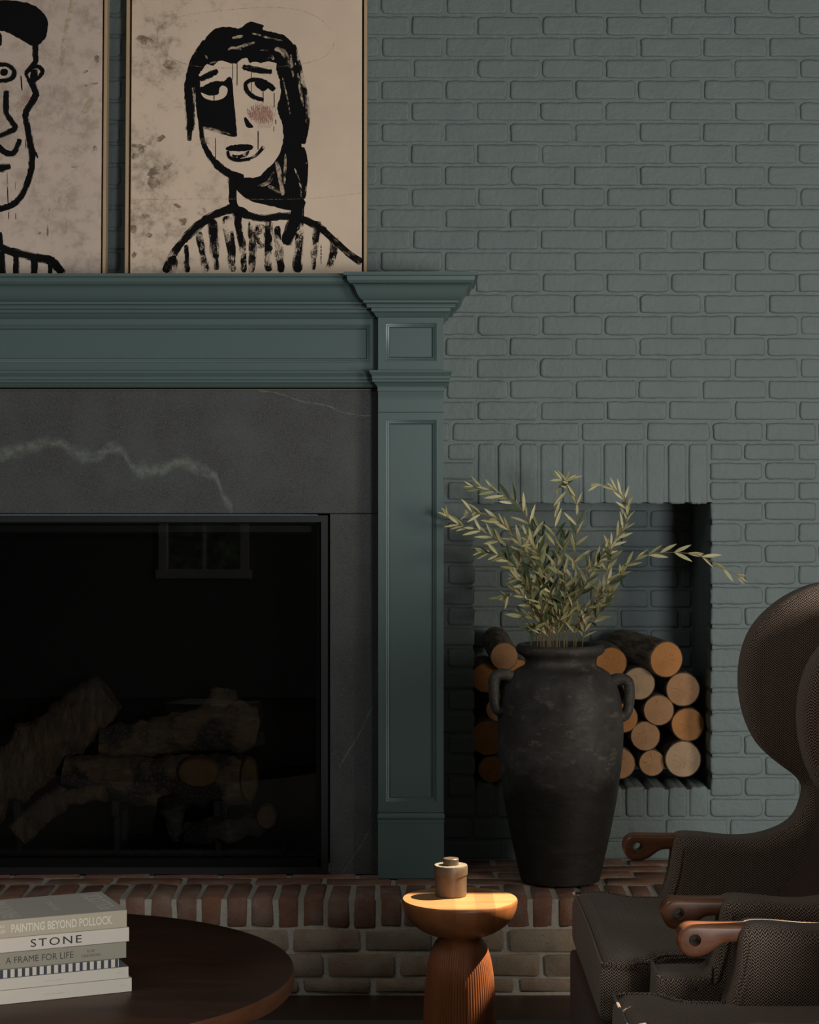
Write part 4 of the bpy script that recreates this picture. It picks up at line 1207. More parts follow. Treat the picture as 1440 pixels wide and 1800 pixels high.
# ------------------------------------------------------------------ tall clay jar
JY = -0.363
JX = WX(985, JY)
jar = empty('clay_jar', (JX, JY, HZ + 0.001))
tag(jar, 'tall dark weathered clay jar with two small handles standing on the brick hearth', 'jar')
js_ = (JY + D) / F / 2.88
yb_ = 1548 
def jz(y): return (WZ(1080 + y / 2.88, JY) - HZ)
prof = [(178, 1352), (200, 1345), (222, 1250), (245, 1150), (265, 1050), (283, 950), (298, 850), (310, 760), (317, 680), (320, 600), (317, 520), (309, 450), (298, 400), (286, 362), (268, 328), (245, 300), (215, 280), (190, 268), (179, 258), (176, 244), (180, 228), (192, 216), (210, 206), (221, 196), (225, 184), (224, 172), (219, 162), (211, 157), (200, 157), (190, 162), (180, 176), (172, 196), (168, 240), (172, 262), (200, 285), (240, 315), (270, 360), (290, 430), (300, 600), (285, 820), (240, 1080), (190, 1320)]
z0 = jz(1352)
pr = []
for r, y in prof:
    z_ = (jz(y) - z0)
    pr.append((r * js_, z_))
zs = pr[27][1]
wob = lambda r, z, a: r * (1 + 0.006 * noise.noise(Vector((math.cos(a) * 1.3, math.sin(a) * 1.3, z * 6))))
v, f = lathe(pr, 72, wob, True, True)
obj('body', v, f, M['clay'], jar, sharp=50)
def handle(ang, s):
    d = Vector((math.cos(ang), math.sin(ang), 0))
    pts_ = [(262, 345), (292, 332), (326, 334), (345, 356), (349, 400), (346, 448), (338, 492), (318, 514), (300, 515)]
    path = catmull([d * (r * js_) + Vector((0, 0, jz(y + s) - z0)) for r, y in pts_], 5)
    v, f = tube(path, [.020, .018, .0165, .0160, .0155, .017, .020], 14, .002, 40, 1.25)
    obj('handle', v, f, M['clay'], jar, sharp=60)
handle(math.radians(-6), 0)
handle(math.radians(193), -28)
JTOP = pr[27][1] + HZ

# ------------------------------------------------------------------ olive branches in the jar
def leaf_mesh(seed, mat):
    rnd = random.Random(seed)
    w = rnd.uniform(.072, .098)
    cup = rnd.uniform(.0, .05); droop = rnd.uniform(-.10, .14)
    st_ = [(0, .06), (.12, .5), (.32, .92), (.55, 1.0), (.78, .66), (.93, .26), (1.0, .02)]
    v = []
    for t_, k in st_:
        zc = droop * t_ * t_
        v += [(-w * k, t_, zc + cup * k), (0, t_, zc), (w * k, t_, zc + cup * k)]
    f = []
    for i in range(len(st_) - 1):
        a = i * 3
        f += [(a, a + 1, a + 4, a + 3), (a + 1, a + 2, a + 5, a + 4)]
    th = .010
    n = len(v)
    v += [(a, b, c - th) for a, b, c in v]
    f += [tuple(reversed([i + n for i in q])) for q in f]
    m_ = len(st_)
    for i in range(m_ - 1):
        a = i * 3
        f += [(a, a + 3, a + 3 + n, a + n), (a + 2, a + 2 + n, a + 5 + n, a + 5)]
    return make_mesh('leaf', v, f, M[mat], sharp=50)
LEAF = {k: [leaf_mesh(i * 7 + j, k) for i in range(4)] for j, k in enumerate(('leaf_pale', 'leaf_mid', 'leaf_dark'))}
z5 = lambda x, y: (760 + x / 2.571, 820 + y / 2.571)
def branch(label, pts_, y1, start=0.15, step=0.020, size=(.040, .058), pal=(5, 4, 1), r0=.0017, side=0.75, bx=0.0, tipn=3):
    """pts_ in zoom coordinates; y1: depth offset of the tip"""
    n = len(pts_)
    base = Vector((JX + bx * .12, JY + y1 * .15, HZ + .30))
    W_ = []
    for i, (a, b) in enumerate(pts_):
        k = i / (n - 1)
        W_.append(W(*z5(a, b), JY + y1 * (k ** 1.3)))
    root = empty('olive_branch', W_[0])
    tag(root, label, 'branch', 'olive branches in the clay jar')
    path = catmull([base] + W_, 8)
    o0 = Vector(root.location)
    v, f = tube([p - o0 for p in path], [r0, r0, r0 * .8, r0 * .6, r0 * .35], 6)
    obj('stem', v, f, M['twig'], root)
    path = path[8:]
    L = [0]
    for a, b in zip(path[:-1], path[1:]): L.append(L[-1] + (b - a).length)
    tot = L[-1]
    s = tot * start * .55
    par = random.choice((0, 1))
    k = 0
    keys = ['leaf_pale'] * pal[0] + ['leaf_mid'] * pal[1] + ['leaf_dark'] * pal[2]
    while s < tot:
        i = max(j for j in range(len(L)) if L[j] <= s)
        i = min(i, len(path) - 2)
        p = path[i].lerp(path[i + 1], (s - L[i]) / max(L[i + 1] - L[i], 1e-6))
        t_ = (path[i + 1] - path[i]).normalized()
        nn = t_.cross(Vector((0, 1, 0)))
        if nn.length < .2: nn = t_.cross(Vector((1, 0, 0)))
        nn.normalize()
        bb = t_.cross(nn)
        ph = (math.pi / 2) * (k % 2) * random.uniform(.5, 1.1) + random.uniform(-.35, .35)
        for sg in (1, -1):
            if random.random() > 0.84: continue
            out = (nn * math.cos(ph) + bb * math.sin(ph)) * sg
            fr = s / tot
            an = random.uniform(.45, side + .35) * (1.0 - .35 * fr)
            d = (t_ * math.cos(an) + out * math.sin(an)).normalized()
            put_leaf(root, o0, p, d, 1.34 * random.uniform(*size) * (1.0 - .25 * max(0, fr - .8) * 5 * .5), keys)
        s += step * .88 * random.uniform(.8, 1.2)
        k += 1
    for q in range(tipn):
        d = ((path[-1] - path[-4]).normalized() + Vector((random.uniform(-.4, .4), random.uniform(-.5, .3), random.uniform(-.4, .4)))).normalized()
        put_leaf(root, o0, path[-1], d, random.uniform(*size) * .75, keys)
def put_leaf(root, o0, p, d, ln, keys):
    o = bpy.data.objects.new('leaf', random.choice(LEAF[random.choice(keys)]))
    link(o, root)
    x = d.cross(Vector((random.uniform(-.6, .6), -1, random.uniform(-.1, .9))))
    if x.length < .1: x = d.cross(Vector((0, 0, 1)))
    x.normalize()
    zv = x.cross(d)
    mt = Matrix(((x.x, d.x, zv.x, 0), (x.y, d.y, zv.y, 0), (x.z, d.z, zv.z, 0), (0, 0, 0, 1)))
    mt = Matrix.Translation(p - o0) @ mt @ Matrix.Diagonal((ln, ln, ln, 1))
    o.matrix_basis = mt
LF = (6, 3, 1)
branch('olive branch reaching farthest left with its tip over the mantel pilaster', [(505, 790), (465, 610), (395, 430), (295, 335), (205, 285), (120, 262), (66, 228)], -.10, .22, .021, (.034, .048), LF, bx=-.3)
branch('olive branch arching to the upper left under the soldier bricks', [(525, 790), (505, 600), (470, 400), (430, 235), (355, 150), (265, 105), (185, 92)], -.04, .25, .021, (.036, .050), (5, 4, 2), bx=-.2)
branch('leafy olive branch between the two leftmost sprays', [(535, 790), (515, 570), (415, 380), (310, 250), (225, 215), (165, 205)], -.14, .20, .021, (.036, .052), LF, bx=-.2)
branch('straight olive branch with a drooping tuft above the jar', [(560, 790), (566, 560), (560, 400), (553, 260), (550, 150), (575, 92), (610, 62)], -.05, .15, .034, (.034, .050), (3, 4, 3), bx=-.05)
branch('upright olive branch rising highest against the soldier bricks', [(598, 790), (628, 620), (642, 430), (653, 270), (650, 150), (622, 82), (575, 55)], -.08, .15, .030, (.032, .046), (4, 4, 1), bx=.0)
branch('olive branch curling back like a hook at the upper right', [(608, 790), (635, 575), (720, 450), (825, 340), (880, 240), (868, 155), (822, 100), (745, 82)], -.10, .30, .019, (.030, .042), (7, 3, 0), bx=.15)
branch('long thin olive branch stretching far right across the niche', [(640, 790), (715, 660), (790, 540), (880, 448), (960, 405), (1060, 388), (1190, 398), (1265, 432), (1335, 470), (1372, 488)], -.06, .18, .042, (.036, .050), (6, 3, 1), r0=.0015, side=.4, bx=.3)
branch('olive branch with a bare tip leaning right of the centre', [(650, 790), (735, 630), (785, 490), (808, 370)], -.13, .15, .026, (.034, .046), (5, 4, 1), bx=.3)
branch('short olive sprig at the right side of the jar mouth', [(680, 790), (735, 695), (775, 620), (800, 572)], -.10, .10, .024, (.034, .046), (4, 4, 2), bx=.4)
branch('olive branch bending left low over the jar rim', [(490, 790), (465, 650), (430, 545), (372, 505)], -.13, .15, .026, (.038, .052), (5, 4, 2), bx=-.35)
branch('bushy olive branch in the middle of the bouquet', [(565, 790), (590, 660), (600, 540), (590, 420), (600, 330)], -.15, .10, .024, (.036, .050), (3, 5, 3), bx=.05)
branch('olive branch crossing the bouquet towards the left', [(595, 790), (560, 650), (520, 520), (480, 400), (430, 330)], -.16, .12, .025, (.036, .050), (5, 4, 2), bx=.0)
branch('olive branch crossing the bouquet towards the right', [(575, 790), (625, 650), (680, 560), (720, 480), (760, 420)], -.16, .15, .027, (.034, .048), (4, 4, 2), bx=.1)
branch('dark leaved olive sprig drooping at the left of the jar mouth', [(475, 792), (450, 730), (425, 690), (395, 660)], -.04, .20, .026, (.036, .048), (1, 3, 6), bx=-.4)
branch('dark olive sprig standing behind the other branches', [(545, 790), (530, 600), (510, 430), (500, 330), (470, 260)], .06, .15, .028, (.036, .050), (1, 4, 5), bx=-.1)
branch('short olive sprig just left of the bouquet centre', [(530, 792), (505, 690), (485, 600), (490, 500)], -.15, .10, .024, (.036, .050), (5, 4, 2), bx=-.15)

branch('olive branch spreading left in the middle of the spray', [(520, 790), (485, 640), (410, 490), (310, 405), (225, 388)], -.17, .20, .024, (.036, .050), (5, 4, 2), bx=-.25)
branch('low olive sprig pointing left above the jar shoulder', [(500, 790), (460, 660), (395, 575), (325, 592)], -.17, .20, .026, (.036, .050), (5, 4, 1), bx=-.3)
branch('olive sprig leaning right below the long thin branch', [(640, 790), (695, 650), (780, 560), (850, 490)], -.16, .15, .027, (.034, .048), (5, 4, 1), bx=.3)

# ------------------------------------------------------------------ firewood stacked in the niche
def log(cx, cy, r, end, label, yoff, ln=0.30, yaw=0.0, pitch=0.0, group='birch logs stacked in the niche'):
    px, py = 790 + cx / 2.88, 1080 + cy / 2.88
    Y = yoff
    R = r / 2.88 / F * (Y + D)
    root = empty('firewood_log', W(px, py, Y), rot=(pitch, 0, yaw))
    tag(root, label, 'log', group)
    n = 32
    sd_ = random.random() * 50
    def rf(a, k=1.0): return R * (1 + .022 * noise.noise(Vector((math.cos(a) * 1.2, math.sin(a) * 1.2, sd_)))) * k
    v, f = [], []
    prof_ = [(0.002, .955), (-.003, .975), (-.001, 1.0), (.02, 1.0), (ln * .33, 1.0), (ln * .66, .995), (ln - .01, .99), (ln, .96)]
    for y, k in prof_:
        for i in range(n):
            a = 2 * math.pi * i / n
            rr = rf(a, k) + (.002 * noise.noise(Vector((math.cos(a) * 3, y * 30, math.sin(a) * 3 + sd_))) if k > .98 and y > 0 else 0)
            v.append((rr * math.cos(a), y, rr * math.sin(a)))
    for j in range(len(prof_) - 1):
        for i in range(n):
            k = (i + 1) % n
            f.append((j * n + i, j * n + k, (j + 1) * n + k, (j + 1) * n + i))
    f.append(tuple((len(prof_) - 1) * n + i for i in range(n)))
    obj('bark', v, f, M['bark'], root, sharp=50)
    v = []
    for y, k in ((.004, .965), (-.0015, .955), (-.003, .94)):
        for i in range(n):
            a = 2 * math.pi * i / n
            v.append((rf(a, k) * math.cos(a), y, rf(a, k) * math.sin(a)))
    f = [(j * n + i, j * n + (i + 1) % n, (j + 1) * n + (i + 1) % n, (j + 1) * n + i) for j in range(2) for i in range(n)]
    f.append(tuple(2 * n + i for i in range(n)))
    obj('sawn_end', v, f, M[end], root, sharp=50)
    return root
Y0 = 0.10
log(277, 212, 72, 'end_tan', 'small birch log on top at the left, above the jar handle', Y0 - .03, .30, .05, .10)
log(185, 322, 76, 'end_orange', 'orange birch log at the left edge of the niche beside the jar handle', Y0)
log(350, 276, 50, 'end_orange', 'birch log mostly hidden behind the left shoulder of the jar', Y0 + .02)
log(195, 625, 90, 'end_orange', 'big birch log at the left edge of the niche, second from the bottom', Y0)
log(213, 785, 68, 'end_orange', 'lowest birch log at the left corner of the niche', Y0)
log(245, 480, 62, 'end_tan', 'birch log in deep shade left of the jar between two larger ones', Y0 + .06)
log(820, 245, 80, 'end_orange', 'orange birch log touching the right side of the jar rim', Y0)
log(1098, 228, 93, 'end_orange', 'large orange birch log on top at the right, sticking out askew', Y0 - .035, .33, .34, .05)
log(958, 350, 84, 'end_pale', 'pale birch log with fine radial cracks right of the jar shoulder', Y0 - .01)
log(1182, 380, 87, 'end_tan', 'brown birch log with a wide star crack under the top right log', Y0)
log(1060, 485, 78, 'end_tan', 'birch log in the middle of the right pile', Y0 - .005)
log(880, 525, 76, 'end_orange', 'birch log half covered by the right handle of the jar', Y0)
log(992, 616, 76, 'end_tan', 'birch log beside the jar, third row from the bottom', Y0)
log(1208, 558, 86, 'end_orange', 'birch log at the right of the pile in half shade', Y0 + .02)
log(862, 755, 80, 'end_tan', 'lowest birch log half covered by the belly of the jar', Y0)
log(1026, 752, 67, 'end_tan', 'small birch log in the bottom row', Y0 + .01)
log(1183, 733, 93, 'end_pale', 'large pale birch log at the bottom right corner of the niche', Y0 - .01)
for (cx, cy, r) in ((355, 775, 70), (500, 780, 68), (640, 778, 70), (740, 640, 66), (600, 636, 72), (455, 640, 72), (330, 630, 50), (400, 500, 70), (550, 495, 70), (700, 500, 74), (470, 355, 74), (625, 350, 76), (720, 372, 30)):
    log(cx, cy, r, 'end_tan', 'birch log hidden behind the jar', Y0 + .02, group='birch logs behind the jar')

# ------------------------------------------------------------------ rug, side table, canister
tag(MB().box(-2.9, 2.6, -5.6, -0.925, 0.0, 0.012, .004).build('rug', M['rug']), 'pale flat woven rug with its edge just in front of the hearth', 'rug')
RZ = 0.0125
TY = 4.97 - D
TX = WX(808.5, TY)
ts = 4.97 / F / 4.8
TZ = WZ(1579, TY)
st_ = empty('side_table', (TX, TY, RZ))
tag(st_, 'small reddish wooden side table with bowl shaped top and fluted bell stem', 'side table')
pr = [(0, .0), (.06, .0)]
def tz(y): return TZ - RZ - (y - 470) * ts
bowl = [(487 * .985, TZ - RZ), (487, TZ - RZ - .003)]
for r, y in ((486, 500), (482, 530), (474, 560), (462, 590), (446, 620), (424, 650), (396, 680), (360, 708), (315, 735), (262, 757), (205, 774), (150, 786), (148, 800)):
    bowl.append((r, tz(y)))
bowl = [(r * ts, z) for r, z in bowl]
v, f = lathe([(0.001, TZ - RZ)] + bowl[:1], 96, None, False, False)
obj('table_face', v, f, M['cherry_sunlit'], st_, sharp=40)
v, f = lathe(bowl, 96, None, False, True)
obj('bowl_top', v, f, M['cherry_shaded'], st_, sharp=40)
stem = [(120, 792), (155, 794), (178, 806), (200, 826), (222, 858), (240, 900), (256, 950), (270, 1010), (281, 1080), (290, 1160), (297, 1250), (303, 1350), (308, 1460), (312, 1600), (314, 1800), (314, 2030)]
stem = catmull([(a, b, 0) for a, b in stem], 3)
prof_ = [(p.x * ts, max(0.0, tz(p.y))) for p in stem]
NFL = 76
v, f = lathe(prof_, NFL * 6, lambda r, z, a: r * (1 - 0.016 * (max(0, math.cos(a * NFL)) ** 4) * min(1, max(0, (tz(800) - z) / .03))), True, True)
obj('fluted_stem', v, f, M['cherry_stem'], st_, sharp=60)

cx_, cy_ = 637, 452
CY = F * (ZC - TZ) / (1480 + cy_ / 4.8 - VY) - D
CX = WX(660 + cx_ / 4.8, CY)
cs = (CY + D) / F / 4.8
can = empty('canister', (CX, CY, TZ + .0005))
tag(can, 'small round bronze lidded canister on the wooden side table', 'canister')
zb = lambda y: (452 - y) * cs
rb, rl, rk = 133 * cs, 142 * cs, 66 * cs
v, f = lathe([(rb - .002, 0), (rb, .002), (rb, zb(272))], 64, None, True, True)
obj('body', v, f, M['bronze'], can)
v, f = lathe([(rl - .001, zb(275)), (rl, zb(271)), (rl, zb(202)), (rl - .0008, zb(197)), (rl - .003, zb(195)), (0.002, zb(195))], 64, None, True, True)
ld = obj('lid', v, f, M['bronze'], can, sharp=30)
v, f = lathe([(rl - .0015, zb(195) - .0002), (rl - .0015, zb(195) + .0004), (.002, zb(195) + .0004)], 64, None, False, True)
obj('lid_face', v, f, M['bronze_cast'], ld, sharp=30)
v, f = lathe([(rk, zb(196)), (rk, zb(142)), (rk - .001, zb(138)), (rk - .003, zb(137)), (.001, zb(137))], 48, None, True, True)
kn = obj('knob', v, f, M['bronze'], ld, sharp=30)

# ------------------------------------------------------------------ coffee table and the stack of books
CTZ = 0.41
CTY = F * (ZC - CTZ) / (1706 - VY) - D
CTR = 490 / F * (CTY + D)
CTX = WX(26, CTY)
ct = empty('coffee_table', (CTX, CTY, RZ))
tag(ct, 'round dark walnut coffee table at the lower left holding the books', 'coffee table')
th = 0.040
v, f = lathe([(.002, CTZ - RZ), (CTR - .004, CTZ - RZ), (CTR - .001, CTZ - RZ - .0015)], 128, None, False, False)
obj('table_top', v, f, M['walnut'], ct, sharp=60, fix=False)
v, f = lathe([(CTR - .001, CTZ - RZ - .0015), (CTR, CTZ - RZ - .004), (CTR, CTZ - RZ - th + .004), (CTR - .004, CTZ - RZ - th), (.002, CTZ - RZ - th)], 128, None, False, True)
obj('edge_band', v, f, M['walnut_edge'], ct, sharp=60)
v, f = lathe([(.30, 0), (.30, .02), (.16, .05), (.13, .20), (.16, CTZ - RZ - th)], 48, None, True, True)
obj('pedestal', v, f, M['walnut_edge'], ct)

BA = math.radians(23.5)
bxv, byv = Vector((math.cos(BA), math.sin(BA), 0)), Vector((-math.sin(BA), math.cos(BA), 0))
BD = F * (ZC - CTZ) / (1743 - VY)
BR = Vector((WX(231.7, BD - D), BD - D, CTZ + .0006))     # lower right front corner of the stack
def cov(name, c, r=0.55): return simple('book_' + name, c, r, bscale=300, bstr=0.08)
PAGE = simple('book_pages', (0.60, 0.54, 0.45), 0.9)
def txt(parent, s, mat, x, z, w, h, face, spacing=1.0, bold=0.0, name='lettering'):
    """face: 'spine' text at (x, z) from the left lower corner on the spine plane; 'cover' lies on the top"""
    v2, f2 = text_geo(s, w, h, spacing, bold)
    if face == 'spine':
        v = [(x + a, -.0004, z + b) for a, b in v2]
    else:            # cover: reading direction +y, letter tops towards -x
        v = [(x - b, z + a, face) for a, b in v2]
    tag(obj(name, v, f2, mat, parent, fix=False), kind='stuff')
def book(label, z, th, right, ln, wd, mcov, mspine, texts=(), covtexts=(), hard=True, rot=0.0):
    """right: pixel x of the right end of the spine; local x runs along the spine to 0 at the right end"""
    # shift along the spine so that the right end meets the pixel column
    sh_ = 0.0
    p = BR.copy(); p.z = z
    for _ in range(12):
        q = p + bxv * sh_
        px = VX + q.x / (q.y + D) * F
        sh_ += (right - px) * (q.y + D) / F / (bxv.x - (px - VX) / F * bxv.y)
    root = empty('book', p + bxv * sh_, rot=(0, 0, BA + rot))
    tag(root, label, 'book', 'books stacked on the coffee table')
    b = .0026 if hard else .0009
    MB().box(-ln, 0, .0, wd, th - b, th, .0006).build('front_cover', mcov, root)
    MB().box(-ln, 0, .0, wd, 0, b, .0006).build('back_cover', mcov, root)
    sp = MB().box(-ln, 0, -.0002, b, .0003, th - .0003, .0005).build('spine', mspine, root)
    i_ = .003 if hard else .0004
    MB().box(-ln + i_, -i_, b, wd - i_, b, th - b).build('pages', PAGE, root)
    for (s, mt, x, zz, w, h, spc, bold) in texts: txt(sp, s, mt, x, zz, w, h, 'spine', spc, bold)
    for (s, mt, x, yy, w, h) in covtexts: txt(root, s, mt, x, yy, w, h, th + .0004, 1.0, .01, 'cover_lettering')
    return root, sp
k_ = 1.065
T = [.0265 * k_, .0225 * k_, .0165 * k_, .0315 * k_, .0275 * k_, .0340 * k_]
Z = [CTZ + .0006]
for q in T: Z.append(Z[-1] + q + .0003)
white = cov('white', (0.66, 0.57, 0.48)); cream = cov('cream', (0.64, 0.56, 0.46)); khaki = cov('khaki', (0.30, 0.265, 0.19)); beige = cov('beige', (0.47, 0.385, 0.27)); grey = cov('grey', (0.40, 0.36, 0.31)); slate = cov('slate', (0.16, 0.17, 0.19))
tblack = simple('print_black', (0.012, 0.011, 0.013), 0.6); tpale = simple('print_pale', (0.72, 0.65, 0.53), 0.6); tgrey = simple('print_grey', (0.33, 0.29, 0.24), 0.6); tnavy = simple('print_navy', (0.022, 0.025, 0.04), 0.6); tcov = simple('print_cover', (0.62, 0.57, 0.49), 0.7); tolive = simple('print_olive', (0.045, 0.038, 0.028), 0.6)
S = 4.2 / F / 6.0 / math.cos(BA)      # metres along the spine per zoom pixel
def sx_(zx, right): return (zx - right * 6) * S
book('thin cream magazine at the very bottom of the stack', Z[0], T[0], 231.7, .34, .225, cream, cream,
     [('THE LOCAL PROJECT', tgrey, sx_(520, 231.7), .010, 200 * S, .0026, 1.1, 0), ('ISSUE NO 7', tgrey, sx_(1270, 231.7), .0135, 60 * S, .0022, 1.1, 0)], hard=False)
book('thin cream magazine second from the bottom under the striped book', Z[1], T[1], 226, .34, .225, slate, cream,
     [('THE LOCAL PROJECT', tgrey, sx_(510, 226), .009, 200 * S, .0026, 1.1, 0), ('ISSUE NO 8', tgrey, sx_(1235, 226), .012, 70 * S, .0022, 1.1, 0)], hard=False)
bk, sp = book('slim book with navy and white striped spine in the middle of the stack', Z[2], T[2], 209, .31, .20, slate, white, hard=False)
mb = MB()
n_ = 0
x = -27 * S * 6 / 6
xx = -.001 - 34 * S
while xx > -.30:
    mb.add([(xx, -.0005, .0006), (xx + 31 * S, -.0005, .0006), (xx + 31 * S, -.0005, T[2] - .0006), (xx, -.0005, T[2] - .0006)], [(0, 1, 2, 3)])
    xx -= 70.5 * S
tag(mb.build('stripes', tnavy, sp, fix=False), kind='stuff')
book('khaki grey book with dark thin lettering on its spine', Z[3], T[3], 222, .32, .21, khaki, khaki,
     [('A FRAME FOR LIFE', tolive, sx_(145, 222), .0105, 660 * S, .0135, 1.0, 0.0), ('ILSE', tolive, sx_(945, 222), .0185, 72 * S, .0060, 1.0, 0), ('CRAWFORD', tolive, sx_(888, 222), .0090, 190 * S, .0060, 1.0, 0)])
book('white book with large black capital letters on its spine', Z[4], T[4], 227, .33, .22, white, white,
     [('STONE', tblack, sx_(388, 227), .0065, 500 * S, .0160, 1.25, 0.006)])
book('thick beige book with grey cover on top of the stack', Z[5], T[5], 223, .335, .205, grey, beige,
     [('PAINTING BEYOND POLLOCK', tpale, sx_(200, 223), .0095, 990 * S, .0175, 1.0, 0.022), ('MORGAN', tpale, sx_(-8, 223), .0200, 142 * S, .0075, 1.0, 0.006), ('FALCONER', tpale, sx_(-32, 223), .0095, 178 * S, .0075, 1.0, 0.006)],
     [('POLLOCK', tcov, -.012, .020, .160, .040), ('BEYOND', tcov, -.125, .055, .090, .014), ('PAINTING', tcov, -.215, .018, .165, .040)])

# ------------------------------------------------------------------ wing armchairs
DFAR = 4.83                                  # depth of the far side panel of the far chair
yA = DFAR - D
def pxz(px, py, d=DFAR): return ((px - VX) / F * d, ZC - (py - VY) / F * d)
CHX, CHY = 0.78, 4.45 - D
far_o = Vector((CHX, CHY, RZ))
outl = [(1412, 1384), (1398, 1364), (1362, 1337), (1332, 1307), (1313, 1270), (1303, 1232), (1300, 1195), (1304, 1155), (1317, 1116), (1340, 1084), (1374, 1056), (1408, 1038), (1442, 1027), (1480, 1022), (1518, 1030), (1552, 1055), (1574, 1100), (1584, 1170), (1588, 1280), (1590, 1400), (1588, 1520), (1580, 1640), (1560, 1690), (1500, 1705), (1350, 1708), (1240, 1706), (1180, 1702), (1160, 1685), (1155, 1640), (1157, 1600), (1163, 1575), (1170, 1552), (1176, 1527), (1179, 1500), (1181, 1480), (1187, 1468), (1200, 1463), (1230, 1464), (1275, 1469), (1315, 1469), (1350, 1462), (1380, 1449), (1398, 1432), (1408, 1410)]
outl = [Vector(pxz(*q)) for q in outl]
outl = catmull([(p.x, p.y) for p in outl], 3, True)
def make_chair(label):
    root = empty('wing_armchair', far_o)
    tag(root, label, 'armchair', 'herringbone wing armchairs')
    o = -far_o
    yf, yn = DFAR - D, 4.10 - D              # centre planes of the two side panels
    def panel(yc):
        # bulgy slab; the wings above the arms lean a little outwards from the seat
        sgn = 1 if yc == yf else -1
        def to3(a, b, t_):
            k = max(0.0, (b - .68) / .55)
            return Vector((a, yc + t_ + sgn * .035 * k - sgn * .05 * k * max(0, .95 - a) / .3, b)) + o
        v, f = slab(outl, -.060, .060, .034, to3, 5)
        obj('side_wing', v, f, M['tweed'], root, sharp=80, boxuv=True)
    panel(yf); panel(yn)
    # welt along the front edge of each arm
    fe = [pxz(*q) for q in ((1183, 1484), (1181, 1500), (1176, 1530), (1167, 1562), (1158, 1590), (1152, 1620))]
    for yc in (yf, yn):
        path = catmull([Vector((a + .016, yc - .0560, b)) + o for a, b in fe], 5)
        v, f = tube(path, [.0042], 8)
        obj('welt', v, f, M['tweed'], root, boxuv=True)
    # lower block of each arm that comes forward beside the seat
    for yc, s in ((yf, 1), (yn, -1)):
        q = [(.487, .20), (.585, .20), (.592, .488), (.505, .490), (.489, .470)]
        q = [Vector(p) for p in q]
        def to3(a, b, t_): return Vector((a, yc + t_, b)) + o
        zt_ = .492 if s < 0 else .445
        rect = [(.488, .14), (.600, .14), (.600, zt_ - .012), (.590, zt_), (.500, zt_), (.488, zt_ - .014)]
        v, f = slab([p for p in catmull(rect, 3, True)], -.070, .070, .026, to3, 5)
        obj('arm_block', v, f, M['tweed'], root, sharp=80, boxuv=True)
    # seat cushion, T shaped in plan
    x0, x1, xb = .388, .482, .95
    yF, yN = 4.905 - D, 4.175 - D
    iF, iN = yF - .085, yN + .065
    plan = [(x0 + .006, yN + .010), (x0 + .035, yN), (x1 - .025, yN), (x1 + .005, yN + .016), (x1 + .035, iN - .012), (x1 + .07, iN), (.70, iN), (xb - .03, iN), (xb, iN + .03), (xb, iF - .03), (xb - .03, iF), (.70, iF), (x1 + .07, iF), (x1 + .035, iF + .012), (x1 + .005, yF - .016), (x1 - .025, yF), (x0 + .035, yF), (x0 + .006, yF - .010), (x0, yF - .05), (x0, (yF + yN) / 2), (x0, yN + .05)]
    plan = catmull(plan, 3, True)
    zc = (yF + yN) / 2
    def to3(a, b, t_):
        crown = .012 * (1 - ((b - zc) / .37) ** 2) if t_ > .46 else 0
        return Vector((a, b, t_ + crown)) + o
    v, f = slab(plan, .350, .489, .036, to3, 5)
    cu = obj('seat_cushion', v, f, M['tweed'], root, sharp=80, boxuv=True)
    pp = [to3(p.x, p.y, .480) + Vector((0, 0, .004)) for p in inset_poly([Vector((q.x, q.y)) for q in (plan if area2(plan) > 0 else plan[::-1])], .003)]
    v, f = tube(pp + [pp[0]], [.0035], 6, caps=False)
    obj('piping', v, f, M['tweed'], cu, boxuv=True)
    # upholstered base under the cushion
    def to3b(a, b, t_): return Vector((a, b, t_)) + o
    base = [(.384, yN + .01), (.384, yF - .01), (1.12, yF - .02), (1.12, yN + .02)]
    base = [Vector(p) for p in base]
    pl = []
    for i in range(4):
        for k in range(6): pl.append(base[i].lerp(base[(i + 1) % 4], k / 6))
    v, f = slab(pl, .13, .352, .012, to3b, 3)
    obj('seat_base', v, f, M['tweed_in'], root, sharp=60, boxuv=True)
    # padded back
    def to3c(a, b, t_): return Vector((a, t_, b)) + o
    back = [(.845, .485), (.875, .53), (.930, .62), (.965, .75), (.985, .90), (1.00, 1.05), (1.03, 1.17), (1.09, 1.20), (1.15, 1.16), (1.16, .9), (1.155, .6), (1.15, .36), (.95, .36), (.86, .42)]
    back = catmull(back, 4, True)
    v, f = slab(back, yN + .12, yF - .12, .030, to3c, 3)
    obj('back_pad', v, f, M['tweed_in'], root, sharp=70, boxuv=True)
    # wooden paws
    for yc in (yf - .03 * 0, yn):
        d = yc + D
        cxh, czh = .5355, .6095
        hole_r, tw, r_ = .0105, .024, .009
        oc = [(.502, .608), (.505, .622), (.513, .633), (.526, .6385), (.55, .6388), (.59, .638), (.63, .638), (.662, .638), (.662, .604), (.63, .604), (.602, .604), (.588, .601), (.577, .594), (.566, .586), (.552, .579), (.536, .5765), (.520, .579), (.508, .590)]
        poly = [Vector((p.x, p.y)) for p in catmull(oc, 4, True)]
        if area2(poly) < 0: poly.reverse()
        bm = bmesh.new()
        rings = []
        for k in range(9):
            a = (k if k <= 4 else 8 - k) / 4 * math.pi / 2
            t_ = -tw + r_ * (1 - math.cos(a)) if k <= 4 else tw - r_ * (1 - math.cos(a))
            if k == 4: t_ = 0.0
            ins = r_ * (1 - math.sin(a))
            q = good_inset(poly, ins) if ins > 1e-9 else poly
            rings.append([bm.verts.new(Vector((p.x, yc + t_, p.y)) + o) for p in q])
        hol = []
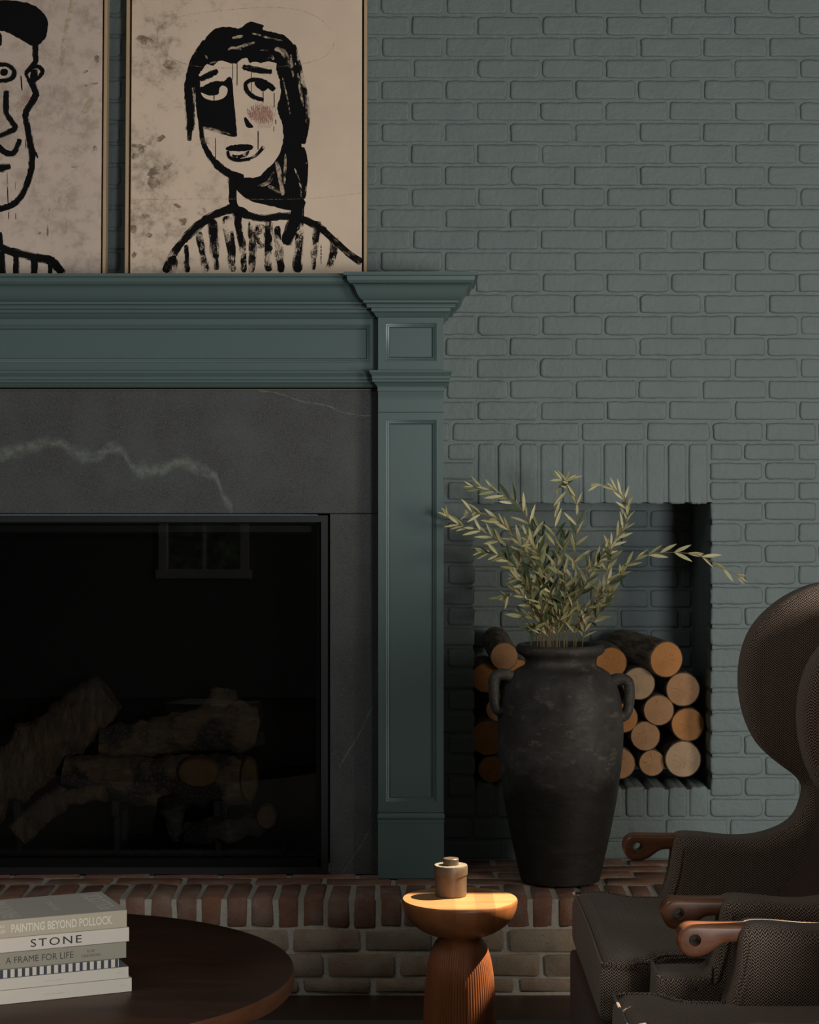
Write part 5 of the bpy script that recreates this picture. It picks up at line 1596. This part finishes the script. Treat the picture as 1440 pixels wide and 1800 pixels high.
        for rr, t_ in ((hole_r + .002, -tw), (hole_r, -tw + .003), (hole_r, tw - .003), (hole_r + .002, tw)):
            hol.append([bm.verts.new(Vector((cxh + rr * math.cos(i / 28 * 2 * math.pi), yc + t_, czh + rr * math.sin(i / 28 * 2 * math.pi))) + o) for i in range(28)])
        for L in (rings, hol):
            for j in range(len(L) - 1):
                for i in range(len(L[0])):
                    k = (i + 1) % len(L[0])
                    bm.faces.new((L[j][i], L[j][k], L[j + 1][k], L[j + 1][i]))
        for e_, h_ in ((rings[0], hol[0]), (rings[-1], hol[-1])):
            ed = [bm.edges.get((q[i], q[(i + 1) % len(q)])) for q in (e_, h_) for i in range(len(q))]
            bmesh.ops.triangle_fill(bm, use_beauty=True, edges=ed)
        bm.verts.index_update()
        v = [q.co.copy() for q in bm.verts]; f = [tuple(q.index for q in p.verts) for p in bm.faces]
        bm.free()
        pw = obj('arm_paw', v, f, M['paw'], root, sharp=50)
        rv = [Vector((cxh + math.cos(a / 24 * 2 * math.pi) * .0125, yc - tw, czh + math.sin(a / 24 * 2 * math.pi) * .0125)) + o for a in range(25)]
        v, f = tube(rv, [.0009], 6, caps=False)
        obj('hole_ring', v, f, M['bronze'], pw)
    # legs
    for lx, ly in ((.46, yN + .08), (.46, yF - .08), (1.04, yN + .08), (1.04, yF - .08)):
        v, f = lathe([(.013, 0), (.015, .01), (.022, .14)], 16, None, True, True)
        obj('leg', v, f, M['leg_wood'], root, Vector((lx, ly, RZ)) + o)
    return root
chA = make_chair('brown herringbone wing armchair nearer the wall, its rounded wing against the bricks')
chB = chA.copy(); COL.objects.link(chB)
chB.location.y -= 0.965
chB['label'] = 'brown herringbone wing armchair nearer the camera, only its arm and sunlit seat showing'
for c in list(chA.children):
    n = c.copy(); COL.objects.link(n); n.parent = chB
    for g in list(c.children):
        m_ = g.copy(); COL.objects.link(m_); m_.parent = n

# ------------------------------------------------------------------ hedge in the garden, mirrored in the firebox glass
v, f = [], []
nx, nz = 60, 36
for j in range(nz + 1):
    for i in range(nx + 1):
        x, z = -5 + 7 * i / nx, 3.4 * j / nz
        k = Vector((x * 1.7, 0, z * 1.7))
        v.append((x, -10.6 + .35 * noise.noise(k) + .2 * noise.noise(k * 3.1), z))
for j in range(nz):
    for i in range(nx):
        a = j * (nx + 1) + i
        f.append((a, a + 1, a + nx + 2, a + nx + 1))
n = len(v)
v += [(-5, -11.6, 0), (2, -11.6, 0), (2, -11.6, 3.4), (-5, -11.6, 3.4)]
f += [(n, n + 3, n + 2, n + 1), tuple(range(nx + 1)) + (n + 1, n), tuple(nz * (nx + 1) + i for i in range(nx, -1, -1)) + (n + 3, n + 2),
      tuple(j * (nx + 1) for j in range(nz, -1, -1)) + (n, n + 3), tuple(j * (nx + 1) + nx for j in range(nz + 1)) + (n + 2, n + 1)]
tag(obj('garden_hedge', v, f, M['hedge'], fix=False, sharp=80), 'tall green garden hedge outdoors, dimly mirrored in the firebox glass', 'hedge')
